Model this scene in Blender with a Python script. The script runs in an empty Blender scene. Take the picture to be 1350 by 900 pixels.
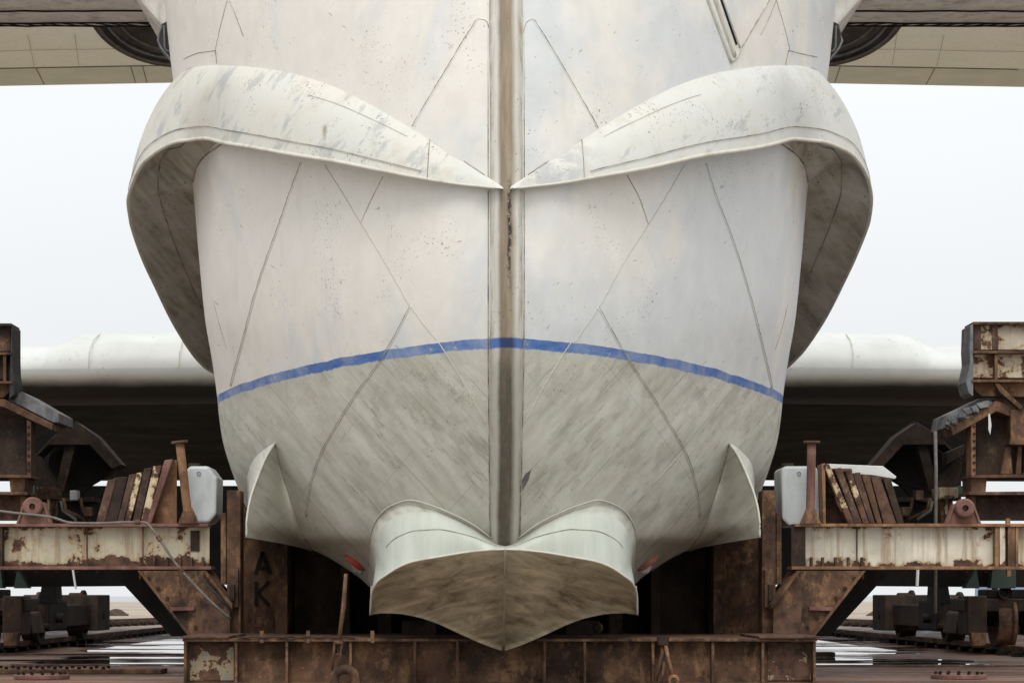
import bpy, bmesh, math, random
from mathutils import Vector, Matrix
random.seed(7)
SC = bpy.context.scene
COL = SC.collection
R = math.radians

# ------------------------------------------------------------------ camera model
F, VX, VY, CX, CZ = 2920.0, 630.0, 785.0, -0.257, 0.9
def P(px, py, Y):
    return Vector((CX + (px - VX) / F * Y, Y, CZ + (VY - py) / F * Y))

cam_d = bpy.data.cameras.new('camera')
cam = bpy.data.objects.new('camera', cam_d)
COL.objects.link(cam)
cam.location = (CX, 0, CZ)
cam.rotation_euler = (R(90), 0, 0)
cam_d.sensor_width = 36
cam_d.lens = F / 1350 * 36
cam_d.shift_x = (675 - VX) / 1350
cam_d.shift_y = (VY - 450) / 1350
cam_d.clip_end = 9000
SC.camera = cam

# ------------------------------------------------------------------ materials
class NB:
    def __init__(s, name):
        s.m = bpy.data.materials.new(name); s.m.use_nodes = True
        s.t = s.m.node_tree; s.b = s.t.nodes['Principled BSDF']
        s.b.inputs['Specular IOR Level'].default_value = .3
        tc = s.t.nodes.new('ShaderNodeTexCoord'); s.obj = tc.outputs['Object']
        s.geo = s.t.nodes.new('ShaderNodeNewGeometry').outputs['Position']
    def put(s, inp, v):
        if hasattr(v, 'is_output'): s.t.links.new(v, inp)
        else:
            try: inp.default_value = v
            except Exception:
                inp.default_value = (*v, 1) if len(v) == 3 else v
    def noise(s, vec, scale=1, detail=6, rough=.6, dist=0, out='Fac'):
        n = s.t.nodes.new('ShaderNodeTexNoise'); s.put(n.inputs['Vector'], vec)
        n.inputs['Scale'].default_value = scale; n.inputs['Detail'].default_value = detail
        n.inputs['Roughness'].default_value = rough; n.inputs['Distortion'].default_value = dist
        return n.outputs[out]
    def voro(s, vec, scale, feature='F1', out='Distance'):
        n = s.t.nodes.new('ShaderNodeTexVoronoi'); n.feature = feature
        s.put(n.inputs['Vector'], vec); n.inputs['Scale'].default_value = scale
        return n.outputs[out]
    def math(s, op, a, b=0, c=0, clamp=False):
        n = s.t.nodes.new('ShaderNodeMath'); n.operation = op; n.use_clamp = clamp
        for i, v in enumerate((a, b, c)): s.put(n.inputs[i], v)
        return n.outputs[0]
    def step(s, v, lo, hi, a=0.0, b=1.0):
        n = s.t.nodes.new('ShaderNodeMapRange'); n.clamp = True
        s.put(n.inputs[0], v)
        for i, q in enumerate((lo, hi, a, b)): s.put(n.inputs[i + 1], q)
        return n.outputs[0]
    def mix(s, f, a, b):
        n = s.t.nodes.new('ShaderNodeMix'); n.data_type = 'RGBA'
        s.put(n.inputs[0], f)
        for k, v in ((6, a), (7, b)):
            if hasattr(v, 'is_output'): s.t.links.new(v, n.inputs[k])
            else: n.inputs[k].default_value = (*v, 1)
        return n.outputs[2]
    def sep(s, v):
        n = s.t.nodes.new('ShaderNodeSeparateXYZ'); s.put(n.inputs[0], v); return n.outputs
    def comb(s, x, y, z):
        n = s.t.nodes.new('ShaderNodeCombineXYZ')
        for i, v in enumerate((x, y, z)): s.put(n.inputs[i], v)
        return n.outputs[0]
    def scale(s, vec, sx, sy, sz):
        n = s.t.nodes.new('ShaderNodeVectorMath'); n.operation = 'MULTIPLY'
        s.put(n.inputs[0], vec); n.inputs[1].default_value = (sx, sy, sz); return n.outputs[0]
    def bump(s, h, strength=.3, dist=.02, normal=None):
        n = s.t.nodes.new('ShaderNodeBump'); n.inputs['Strength'].default_value = strength
        n.inputs['Distance'].default_value = dist; s.put(n.inputs['Height'], h)
        if normal is not None: s.t.links.new(normal, n.inputs['Normal'])
        return n.outputs[0]
    def done(s, col, rough=.6, normal=None, metal=0):
        s.put(s.b.inputs['Base Color'], col if hasattr(col, 'is_output') else (*col, 1))
        s.put(s.b.inputs['Roughness'], rough); s.put(s.b.inputs['Metallic'], metal)
        if normal is not None: s.t.links.new(normal, s.b.inputs['Normal'])
        return s.m

M = {}
def hull_material():
    n = NB('weathered_hull_paint')
    x, y, z = n.sep(n.geo)[:]
    ax = n.math('ABSOLUTE', x)
    p = n.geo
    # --- topside paint: warm grey white with cool touched-up patches
    dpos = n.comb(n.math('ADD', n.math('MULTIPLY', x, .8), n.math('MULTIPLY', z, -.5)), y,
                  n.math('ADD', n.math('MULTIPLY', x, .3), n.math('MULTIPLY', z, .35)))
    big = n.noise(dpos, .55, 5, .6, .6)
    side = n.step(x, -2.2, 1.6, -.10, .075)
    patch = n.step(n.math('ADD', big, side), .47, .57)
    fine = n.noise(p, 3.2, 7, .65)
    warm = n.mix(n.step(fine, .3, .7), (.685, .645, .585), (.765, .727, .67))
    cool = n.mix(n.step(fine, .3, .7), (.545, .57, .585), (.64, .655, .66))
    top = n.mix(n.math('MULTIPLY', patch, .8), warm, cool)
    brush = n.noise(n.comb(n.math('MULTIPLY', x, 7), n.math('MULTIPLY', y, 2), n.math('MULTIPLY', z, 1.1)), 1, 4, .6)
    top = n.mix(n.step(brush, .55, .78, 0, .35), top, (.60, .585, .555))
    # faint bands showing between hull frames
    stain = n.noise(n.scale(p, 2.6, 1, .5), 1.3, 5, .65)
    top = n.mix(n.step(stain, .58, .8, 0, .35), top, (.50, .46, .38))
    # --- underwater part: grey green growth with streaks running to the keel
    c = n.math('SUBTRACT', ax, n.math('MULTIPLY', z, .9))
    l = n.math('ADD', n.math('ADD', ax, z), n.step(x, -.01, .01, 0, 7.3))
    sv = n.comb(n.math('MULTIPLY', c, 4.2), n.math('MULTIPLY', l, .75), n.math('MULTIPLY', y, .4))
    st = n.noise(sv, 1, 8, .68)
    st2 = n.noise(n.comb(n.math('MULTIPLY', c, 13), n.math('MULTIPLY', l, 2.1), y), 1, 4, .6)
    blot = n.noise(p, 1.1, 6, .6)
    low = n.mix(n.step(st, .30, .66), (.35, .33, .275), (.59, .57, .50))
    low = n.mix(n.step(st2, .5, .72, 0, .35), low, (.33, .315, .25))
    low = n.mix(n.step(st2, .28, .42, .35, 0), low, (.61, .61, .54))
    low = n.mix(n.step(n.math('ADD', blot, n.step(x, -2.5, 2, .06, -.06)), .47, .62, 0, .5), low, (.42, .405, .325))
    b2 = n.t.nodes.new('ShaderNodeTexBrick')
    n.put(b2.inputs['Vector'], n.comb(n.math('ADD', n.math('MULTIPLY', l, 1.1), n.math('MULTIPLY', st2, .10)), n.math('ADD', n.math('MULTIPLY', c, 1.5), n.math('MULTIPLY', st, .10)), 0))
    b2.inputs['Scale'].default_value = 2.3; b2.inputs['Mortar Size'].default_value = 0; b2.inputs['Bias'].default_value = -.1
    b2.inputs['Color1'].default_value = (0, 0, 0, 1); b2.inputs['Color2'].default_value = (1, 1, 1, 1); b2.inputs['Mortar'].default_value = (.5, .5, .5, 1)
    pv = n.sep(b2.outputs['Color'])[0]; pm = n.step(n.noise(p, 1.3, 4, .6), .45, .62)
    low = n.mix(n.math('MULTIPLY', n.math('MULTIPLY', n.step(pv, .5, .8), pm), n.step(st2, .38, .56, .1, .62)), low, (.34, .33, .265))
    low = n.mix(n.math('MULTIPLY', n.step(pv, .35, .1), .25), low, (.60, .605, .53))
    # square touch ups of the diagonal plating
    br = n.t.nodes.new('ShaderNodeTexBrick')
    n.put(br.inputs['Vector'], n.comb(n.math('MULTIPLY', l, .75), n.math('MULTIPLY', c, .75), 0))
    br.inputs['Scale'].default_value = 1.9; br.inputs['Mortar Size'].default_value = .012
    br.inputs['Color1'].default_value = (.3, .3, .3, 1); br.inputs['Color2'].default_value = (.7, .7, .7, 1)
    br.inputs['Mortar'].default_value = (.95, .95, .95, 1)
    bv = n.sep(br.outputs['Color'])[0]
    low = n.mix(n.step(bv, .3, .95, 0, .15), low, (.60, .60, .53))
    # thin lines between the diagonal planks and scraped dark marks along them
    pl = n.math('ABSOLUTE', n.math('SUBTRACT', n.math('FRACT', n.math('ADD', n.math('MULTIPLY', c, 1.55), n.math('MULTIPLY', blot, .05))), .5))
    low = n.mix(n.math('MULTIPLY', n.step(pl, .012, .004), n.step(n.noise(p, 2.2, 4, .6), .38, .55, 0, .6)), low, (.21, .20, .16))
    pl2 = n.math('ABSOLUTE', n.math('SUBTRACT', n.math('FRACT', n.math('ADD', n.math('MULTIPLY', l, 1.1), n.math('MULTIPLY', blot, .05))), .5))
    low = n.mix(n.math('MULTIPLY', n.step(pl2, .009, .003), n.step(n.noise(p, 1.9, 4, .6), .44, .58, 0, .45)), low, (.24, .23, .185))
    sc2 = n.noise(n.comb(n.math('MULTIPLY', c, 9), n.math('MULTIPLY', l, 1.5), y), 1, 6, .75)
    low = n.mix(n.math('MULTIPLY', n.step(sc2, .555, .59), n.step(n.noise(p, 1.3, 4, .6), .47, .56, 0, .42)), low, (.24, .23, .185))
    # scum line below the stripe and short vertical runs
    run = n.noise(n.scale(p, 9, 3, .6), 1, 5, .6)
    low = n.mix(n.math('MULTIPLY', n.step(run, .55, .7), n.step(z, 2.2, 3.1, 0, .5)), low, (.36, .355, .29))
    # --- waterline stripe
    wob = n.math('MULTIPLY', n.math('SUBTRACT', n.noise(p, 1.6, 3, .5), .5), .055)
    ed = n.math('MULTIPLY', n.math('SUBTRACT', n.noise(p, 14, 4, .7), .5), .045)
    zl = n.math('ADD', n.math('ADD', z, wob), n.math('SUBTRACT', n.math('MULTIPLY', n.math('MULTIPLY', ax, ax), .0035), .036))
    below = n.step(n.math('ADD', zl, ed), 3.125, 3.115)
    col = n.mix(below, top, low)
    blue = n.mix(n.step(n.noise(n.scale(p, 1.5, 1, 5), 4, 6, .7), .35, .7), (.045, .125, .36), (.11, .20, .44))
    blue = n.mix(n.step(n.noise(p, 17, 5, .75), .60, .68, 0, .55), blue, (.05, .07, .13))
    band = n.math('MULTIPLY', n.step(zl, 3.095, 3.099), n.step(n.math('ADD', zl, n.math('MULTIPLY', ed, .35)), 3.203, 3.199))
    worn = n.math('MULTIPLY', n.step(n.noise(p, 9, 6, .75), .61, .67, 1, .25), n.step(n.noise(p, 2.1, 5, .6), .45, .65, 1, .72))
    lowedge = n.step(n.math('ADD', zl, ed), 3.105, 3.118)
    col = n.mix(n.math('MULTIPLY', n.math('MULTIPLY', band, worn), lowedge), col, blue)
    # --- chips and specks
    spm = n.step(n.noise(p, 1.5, 4, .6), .55, .63)
    spm2 = n.step(n.noise(n.scale(p, 1.3, 1, .7), 1.1, 3, .5), .50, .60)
    sp = n.step(n.noise(p, 42, 3, .6), .625, .66)
    sp2 = n.step(n.noise(p, 17, 4, .65), .685, .70)
    chips = n.math('MAXIMUM', n.math('MULTIPLY', sp, spm), n.math('MULTIPLY', n.math('MULTIPLY', sp2, spm2), .9))
    col = n.mix(n.math('MULTIPLY', chips, .75), col, (.13, .10, .075))
    scr = n.noise(n.comb(n.math('MULTIPLY', c, 26), n.math('MULTIPLY', l, 5), y), 1, 3, .5)
    col = n.mix(n.math('MULTIPLY', n.step(scr, .71, .74), .5), col, (.2, .18, .15))
    h = n.math('ADD', n.math('MULTIPLY', n.noise(p, 1.0, 3, .5), 1.0), n.math('ADD', n.math('MULTIPLY', n.noise(p, 3.2, 3, .5), .35), n.math('MULTIPLY', n.noise(p, 40, 4, .6), .02)))
    nm = n.bump(h, .32, .06)
    return n.done(col, n.step(fine, .3, .7, .42, .6), nm)

def shield_material(name, under):
    n = NB(name); p = n.geo; x, y, z = n.sep(p)[:]
    fine = n.noise(p, 3.5, 7, .65)
    if not under:
        c = n.mix(n.step(n.math('ADD', n.noise(p, .9, 5, .6), n.step(x, -3, 3, -.1, .1)), .38, .62), (.615, .59, .525), (.585, .59, .555))
        diag = n.noise(n.comb(n.math('MULTIPLY', n.math('ADD', x, n.math('MULTIPLY', z, -.8)), 5), n.math('MULTIPLY', n.math('ADD', x, z), 1.6), y), 1, 5, .65)
        c = n.mix(n.step(n.math('ADD', diag, n.step(x, -3.5, 0, .04, -.04)), .555, .63, 0, .75), c, (.40, .41, .40))
        sp = n.math('MULTIPLY', n.step(n.noise(p, 34, 3, .6), .60, .64), n.step(n.noise(p, 1.9, 4, .6), .53, .60))
        c = n.mix(n.math('MULTIPLY', sp, .75), c, (.15, .13, .10))
        c = n.mix(n.step(fine, .52, .72, 0, .5), c, (.47, .43, .34))
        dr = n.math('MULTIPLY', n.step(n.math('ADD', n.math('ABSOLUTE', n.math('ADD', x, 1.72)), n.math('MULTIPLY', n.noise(p, 9, 3), .04)), .05, .02), n.math('MULTIPLY', n.step(z, 5.22, 5.30), n.step(z, 5.42, 5.36)))
        c = n.mix(n.math('MULTIPLY', dr, .75), c, (.20, .15, .07))
        scr = n.math('MULTIPLY', n.math('MULTIPLY', n.step(x, .12, .2), n.step(x, .95, .6)), n.step(n.noise(p, 5, 6, .7), .44, .56))
        c = n.mix(n.math('MULTIPLY', scr, .75), c, (.40, .41, .41))
        rough = .5
    else:
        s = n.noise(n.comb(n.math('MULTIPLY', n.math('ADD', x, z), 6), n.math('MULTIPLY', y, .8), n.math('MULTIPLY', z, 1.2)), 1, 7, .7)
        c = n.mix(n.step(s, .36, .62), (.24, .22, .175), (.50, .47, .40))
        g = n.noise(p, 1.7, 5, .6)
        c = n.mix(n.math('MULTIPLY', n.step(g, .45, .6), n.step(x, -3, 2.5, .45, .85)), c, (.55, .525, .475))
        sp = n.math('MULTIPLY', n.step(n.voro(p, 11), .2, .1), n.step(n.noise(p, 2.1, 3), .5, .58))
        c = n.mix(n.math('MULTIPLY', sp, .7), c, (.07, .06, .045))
        rough = .65
    nm = n.bump(n.noise(p, 1.6, 4, .5), .2, .05)
    return n.done(c, rough, nm)

def step_under_material():
    n = NB('muddy_planing_bottom'); p = n.geo; x, y, z = n.sep(p)[:]
    ax = n.math('ABSOLUTE', x)
    s = n.noise(n.comb(n.math('ADD', n.math('MULTIPLY', ax, .9), n.step(x, -.01, .01, 0, 5.7)), n.math('MULTIPLY', y, 3), n.math('ADD', n.math('MULTIPLY', z, 9), n.math('MULTIPLY', ax, 3.4))), 1, 7, .7, .5)
    c = n.mix(n.step(s, .33, .66), (.15, .105, .06), (.56, .455, .30))
    g = n.noise(p, 2, 5, .6)
    c = n.mix(n.step(g, .5, .68, 0, .6), c, (.46, .40, .28))
    c = n.mix(n.step(ax, .05, .16, .4, 0), c, (.17, .135, .10))
    return n.done(c, .6, n.bump(s, .2, .02))

def pale_step_material():
    n = NB('pale_green_step_paint'); p = n.geo; x, y, z = n.sep(p)[:]
    s = n.noise(n.comb(n.math('MULTIPLY', x, 8), y, n.math('MULTIPLY', z, .9)), 1, 6, .65)
    c = n.mix(n.step(s, .3, .7), (.41, .435, .375), (.52, .545, .485))
    c = n.mix(n.step(n.noise(p, 3, 5, .6), .55, .75, 0, .5), c, (.37, .375, .31))
    return n.done(c, .5, n.bump(n.noise(p, 2, 4), .15, .03))

def stem_material():
    n = NB('stem_paint_with_brown_run'); p = n.geo; x, y, z = n.sep(p)[:]
    xx = n.math('ADD', x, n.math('MULTIPLY', n.math('SUBTRACT', n.noise(n.scale(p, 1, 1, .8), 3, 5, .6), .5), .045))
    core = n.math('MULTIPLY', n.step(xx, -.085, -.05), n.step(xx, .095, .045))
    v = n.noise(n.scale(p, 14, 6, 1.0), 1, 6, .65)
    pale = n.mix(n.step(v, .35, .7), (.63, .61, .565), (.48, .45, .38))
    br = n.mix(n.step(v, .3, .7), (.15, .11, .07), (.36, .29, .21))
    dk = n.mix(n.step(v, .3, .7), (.055, .045, .03), (.16, .135, .10))
    deep = n.step(z, 3.25, 2.95)
    c = n.mix(n.math('MULTIPLY', core, n.step(v, .22, .45, .72, 1)), n.mix(deep, pale, (.42, .405, .345)), n.mix(deep, br, dk))
    edge = n.math('MULTIPLY', n.step(n.math('ABSOLUTE', xx), .105, .135), n.step(n.noise(n.scale(p, 3, 3, 1), 3, 5, .7), .45, .62, 0, .8))
    c = n.mix(edge, c, (.30, .24, .165))
    crust = n.math('MULTIPLY', n.math('MULTIPLY', n.step(xx, .0, .02), n.step(xx, .05, .035)), n.math('MULTIPLY', n.step(z, 3.6, 3.9), n.step(z, 4.7, 4.5)))
    c = n.mix(n.math('MULTIPLY', crust, n.step(n.noise(p, 22, 4, .7), .42, .5)), c, (.035, .025, .02))
    wl = n.math('MULTIPLY', n.step(z, 3.135, 3.15), n.step(z, 3.24, 3.225))
    c = n.mix(wl, c, n.mix(core, (.09, .17, .40), (.03, .045, .13)))
    sp = n.math('MULTIPLY', n.step(n.voro(p, 20), .18, .1), n.step(n.noise(p, 3, 3), .52, .6))
    c = n.mix(n.math('MULTIPLY', sp, .8), c, (.09, .06, .04))
    return n.done(c, .55, n.bump(n.noise(n.scale(p, 5, 5, 1), 4, 5), .25, .02))

def rust(name, dark=(.026, .018, .013), mid=(.085, .052, .035), hot=(.19, .115, .07), amount=.5, scale=1.0):
    n = NB(name); p = n.geo
    a = n.noise(p, 2.2 * scale, 8, .68); b = n.noise(p, 9 * scale, 6, .7)
    drip = n.noise(n.scale(p, 2.2, 2.2, 1.1), 2.4 * scale, 7, .72)
    c = n.mix(n.step(n.math('ADD', n.math('MULTIPLY', a, .65), n.math('MULTIPLY', drip, .35)), .40, .58), dark, mid)
    c = n.mix(n.step(n.math('ADD', n.math('MULTIPLY', drip, .6), n.math('MULTIPLY', b, .4)), .62 - .14 * amount, .72 - .1 * amount, 0, .85), c, hot)
    c = n.mix(n.step(b, .56, .70, 0, .7), c, dark)
    fl = n.noise(p, 30 * scale, 3, .6)
    c = n.mix(n.step(fl, .66, .72, 0, .55), c, hot)
    return n.done(c, .8, n.bump(n.math('ADD', b, n.math('MULTIPLY', a, 2)), .5, .015))

def chipped(name, paint=(.60, .55, .44), zlo=0, zhi=1, bias=0.0):
    """cream paint over rust; the rust eats in from the lower edge and runs down from the top"""
    n = NB(name); p = n.geo; x, y, z = n.sep(p)[:]
    a = n.noise(p, 5, 8, .7); b = n.noise(p, 1.4, 4, .6)
    drip = n.noise(n.scale(p, 7, 7, .55), 1.5, 5, .65)
    up = n.step(z, zlo, zhi)
    edge = n.math('ADD', n.step(up, .0, .32, .26, 0), n.step(up, .84, 1.0, 0, .13))
    f = n.math('ADD', n.math('ADD', n.math('MULTIPLY', a, .85), n.math('MULTIPLY', b, .55)), n.math('ADD', edge, bias - .2))
    bare = n.step(f, .60, .615)
    halo = n.step(f, .535, .61, 0, .75)
    v = n.noise(p, 2.4, 6, .6)
    pc = n.mix(n.step(v, .35, .68), paint, tuple(q * .62 for q in paint))
    pc = n.mix(n.step(drip, .52, .66, 0, .7), pc, (.30, .20, .11))
    pc = n.mix(n.step(n.noise(n.scale(p, 14, 14, .5), 1, 4, .6), .55, .68, 0, .45), pc, (.38, .33, .25))
    pc = n.mix(halo, pc, (.36, .215, .085))
    rc = n.mix(n.step(n.noise(p, 7, 6, .7), .35, .62), (.035, .02, .016), (.14, .075, .05))
    return n.done(n.mix(bare, pc, rc), n.mix(bare, (.55, .55, .55), (.85, .85, .85)), n.bump(bare, .4, -.006))

def plain(name, c1, c2, scale=3, rough=.6, bump=.15, dirt=None):
    n = NB(name); p = n.geo
    a = n.noise(p, scale, 7, .65)
    c = n.mix(n.step(a, .32, .68), c1, c2)
    if dirt: c = n.mix(n.step(n.noise(n.scale(p, 4, 4, .8), 1.2, 6, .65), .5, .7, 0, .7), c, dirt)
    return n.done(c, rough, n.bump(a, bump, .02))

def ground_material():
    n = NB('wet_slipway_ground'); p = n.geo; x, y, z = n.sep(p)[:]
    a = n.noise(n.scale(p, .22, .62, 1), 1, 8, .68, .4)
    b = n.noise(p, 1.7, 8, .7); cc = n.noise(p, .33, 4, .6)
    slab = n.noise(n.scale(p, .05, .9, 1), 1, 5, .6)
    mud = n.mix(n.step(b, .3, .7), (.04, .018, .011), (.22, .105, .06))
    mud = n.mix(n.step(slab, .45, .62, 0, .7), mud, (.40, .205, .125))
    far = n.step(y, 55, 95)
    sand = n.mix(n.step(n.noise(n.scale(p, .02, .1, 1), 1, 4, .6), .35, .65), (.40, .295, .205), (.52, .41, .305))
    mud = n.mix(far, mud, sand)
    # pools: a broad one each side of the cradle and patchy ones further off
    mud = n.mix(n.step(n.noise(n.scale(p, .07, .8, 1), 1, 6, .7), .42, .60, 0, .8), mud, (.028, .018, .013))
    mud = n.mix(n.step(y, 21.6, 20.4), mud, (.36, .35, .32))  # unseen pale ground near the camera, added to bounce light onto the hull
    pool = n.math('MULTIPLY', n.step(y, 26.6, 28.2), n.step(y, 56, 46))
    side = n.math('ABSOLUTE', n.math('ADD', x, -.2))
    inx = n.math('MULTIPLY', n.step(side, 3.2, 3.7), n.step(n.math('SUBTRACT', side, n.step(y, 34, 44, 0, 2.4)), 7.0, 6.3))
    w = n.math('ADD', n.math('MULTIPLY', n.math('MULTIPLY', pool, inx), .24), n.math('ADD', n.math('MULTIPLY', a, .7), n.math('MULTIPLY', b, .12)))
    wet = n.step(w, .615, .645)
    wet = n.math('MULTIPLY', wet, n.math('SUBTRACT', 1, far))
    col = n.mix(wet, mud, (.012, .011, .010))
    rough = n.mix(wet, n.mix(n.step(b, .4, .6), (.36, .36, .36), (.8, .8, .8)), (.015, .015, .015))
    nm = n.bump(n.math('MULTIPLY', n.math('ADD', n.math('MULTIPLY', b, .7), n.noise(p, 14, 5, .7)), n.math('SUBTRACT', 1.0, wet)), .7, .05)
    n.b.inputs['Specular IOR Level'].default_value = .5
    return n.done(col, rough, nm)

M['wingunder'] = None
M['hull'] = hull_material()
M['shield'] = shield_material('cream_spray_shield_paint', False)
M['under'] = shield_material('grimy_shield_underside', True)
M['stepbelow'] = step_under_material(); M['step'] = pale_step_material(); M['stem'] = stem_material()
M['seam'] = plain('dirty_seam', (.08, .065, .045), (.54, .49, .41), 5, .8)
M['tan'] = plain('tan_sealed_seam', (.46, .43, .355), (.56, .54, .47), 6, .7)
M['bead'] = plain('pale_shield_lip', (.56, .525, .445), (.64, .61, .54), 5, .5, dirt=(.38, .33, .24))
M['weld'] = plain('pale_weld_bead', (.42, .42, .36), (.55, .55, .48), 8, .6)
def wing_material():
    n = NB('wing_paint_with_painted_shade'); p = n.geo; x, y, z = n.sep(p)[:]
    c = n.mix(n.step(n.noise(p, .9, 6, .6), .35, .65), (.52, .53, .505), (.62, .63, .605))
    sp = n.math('MULTIPLY', n.step(n.noise(p, 7, 4, .6), .62, .68), n.step(n.noise(p, .8, 3), .47, .57))
    c = n.mix(n.math('MULTIPLY', sp, .6), c, (.35, .33, .28))
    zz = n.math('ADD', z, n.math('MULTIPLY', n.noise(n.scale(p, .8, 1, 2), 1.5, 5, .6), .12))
    c = n.mix(n.step(zz, 5.16, 5.06, 0, .5), c, (.42, .385, .26))  # olive start of the shade painted into the leading edge
    c = n.mix(n.step(zz, 5.07, 4.92, 0, .97), c, (.036, .04, .033))  # painted shade: colour falls to near black towards the underside
    return n.done(c, .5)
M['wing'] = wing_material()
M['wingunder'] = plain('wing_underside_painted_shade', (.036, .042, .036), (.11, .12, .105), .5, .9)  # near-black colour carries the shade under the wing
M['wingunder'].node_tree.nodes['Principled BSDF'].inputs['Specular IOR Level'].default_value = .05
M['tail'] = plain('tail_pale_green_paint', (.80, .88, .76), (.86, .92, .81), .5, .6, dirt=(.76, .76, .64))
M['elev'] = plain('elevator_grey_green_paint', (.50, .60, .50), (.68, .72, .60), .7, .6, dirt=(.66, .62, .48))
M['pylon'] = plain('streaked_pylon_metal', (.60, .57, .53), (.82, .79, .74), 2.5, .6, dirt=(.26, .24, .22))
M['nozzle'] = plain('burnt_nozzle_metal', (.06, .05, .045), (.17, .145, .13), 3, .45)
M['rubber'] = plain('black_rubber', (.02, .02, .021), (.045, .045, .047), 6, .7)
M['torn'] = plain('torn_grey_rubber', (.10, .10, .105), (.26, .26, .27), 5, .7, .5, dirt=(.02, .02, .02))
M['red'] = plain('red_cover', (.62, .07, .05), (.50, .10, .08), 7, .5)
M['pink'] = plain('faded_red_cover', (.50, .17, .13), (.42, .24, .19), 7, .5)
M['rustdark'] = rust('dark_rusty_steel', (.012, .008, .006), (.05, .03, .019), (.15, .09, .05), .4)
M['rust'] = rust('rusty_steel', (.035, .02, .013), (.15, .08, .046), (.36, .205, .105), .75)
M['rustbright'] = rust('orange_rusty_steel', (.12, .058, .03), (.28, .15, .08), (.45, .27, .14), .7)
M['rustpink'] = rust('pinkish_primer_steel', (.11, .05, .04), (.24, .125, .10), (.34, .20, .17), .4)
M['iron_and_backing'] = rust('black_oily_iron_and_backing', (.003, .003, .003), (.012, .009, .008), (.035, .025, .019), .2)  # used for iron parts and for the added dark backings
M['creambeam'] = chipped('chipped_cream_beam_paint', (.60, .54, .40), 1.19, 1.68, .03)
M['creamclean'] = chipped('cleaner_cream_beam_paint', (.72, .66, .54), 1.19, 1.68, -.035)
M['creampad'] = chipped('chipped_cream_pad_paint', (.58, .50, .39), 3.3, 4.4, .02)
M['creamplank'] = chipped('chipped_cream_plate', (.66, .55, .38), 1.6, 2.5, .11)
M['rustplank'] = rust('red_brown_plate', (.035, .02, .015), (.11, .06, .045), (.30, .20, .12), .6, 1.4)
M['whitewash'] = chipped('peeling_whitewash_on_rust', (.33, .31, .26), -.5, .48, .13)
M['plastic'] = plain('milky_plastic', (.46, .49, .50), (.58, .61, .62), 3, .4, dirt=(.24, .235, .21))
M['hose'] = plain('grey_hose_rubber', (.10, .09, .08), (.20, .185, .165), 9, .7)
M['palerod'] = plain('pale_rod_paint', (.62, .62, .6), (.7, .7, .68), 6, .5)
M['shed'] = plain('blue_shed_sheeting', (.22, .30, .44), (.30, .38, .52), .7, .6)
M['green'] = plain('dull_green_paint', (.045, .075, .06), (.07, .10, .08), 2, .6)
M['mound'] = plain('dark_soil', (.035, .022, .016), (.09, .055, .038), 3, .9)
M['letter'] = plain('dark_weld_letters', (.004, .003, .003), (.012, .009, .007), 5, .8)
M['ground'] = ground_material()
n = NB('sea_water'); M['sea'] = n.done((.03, .045, .05), .12, n.bump(n.noise(n.scale(n.geo, .05, .3, 1), 1, 5), .15, .3))

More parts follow.
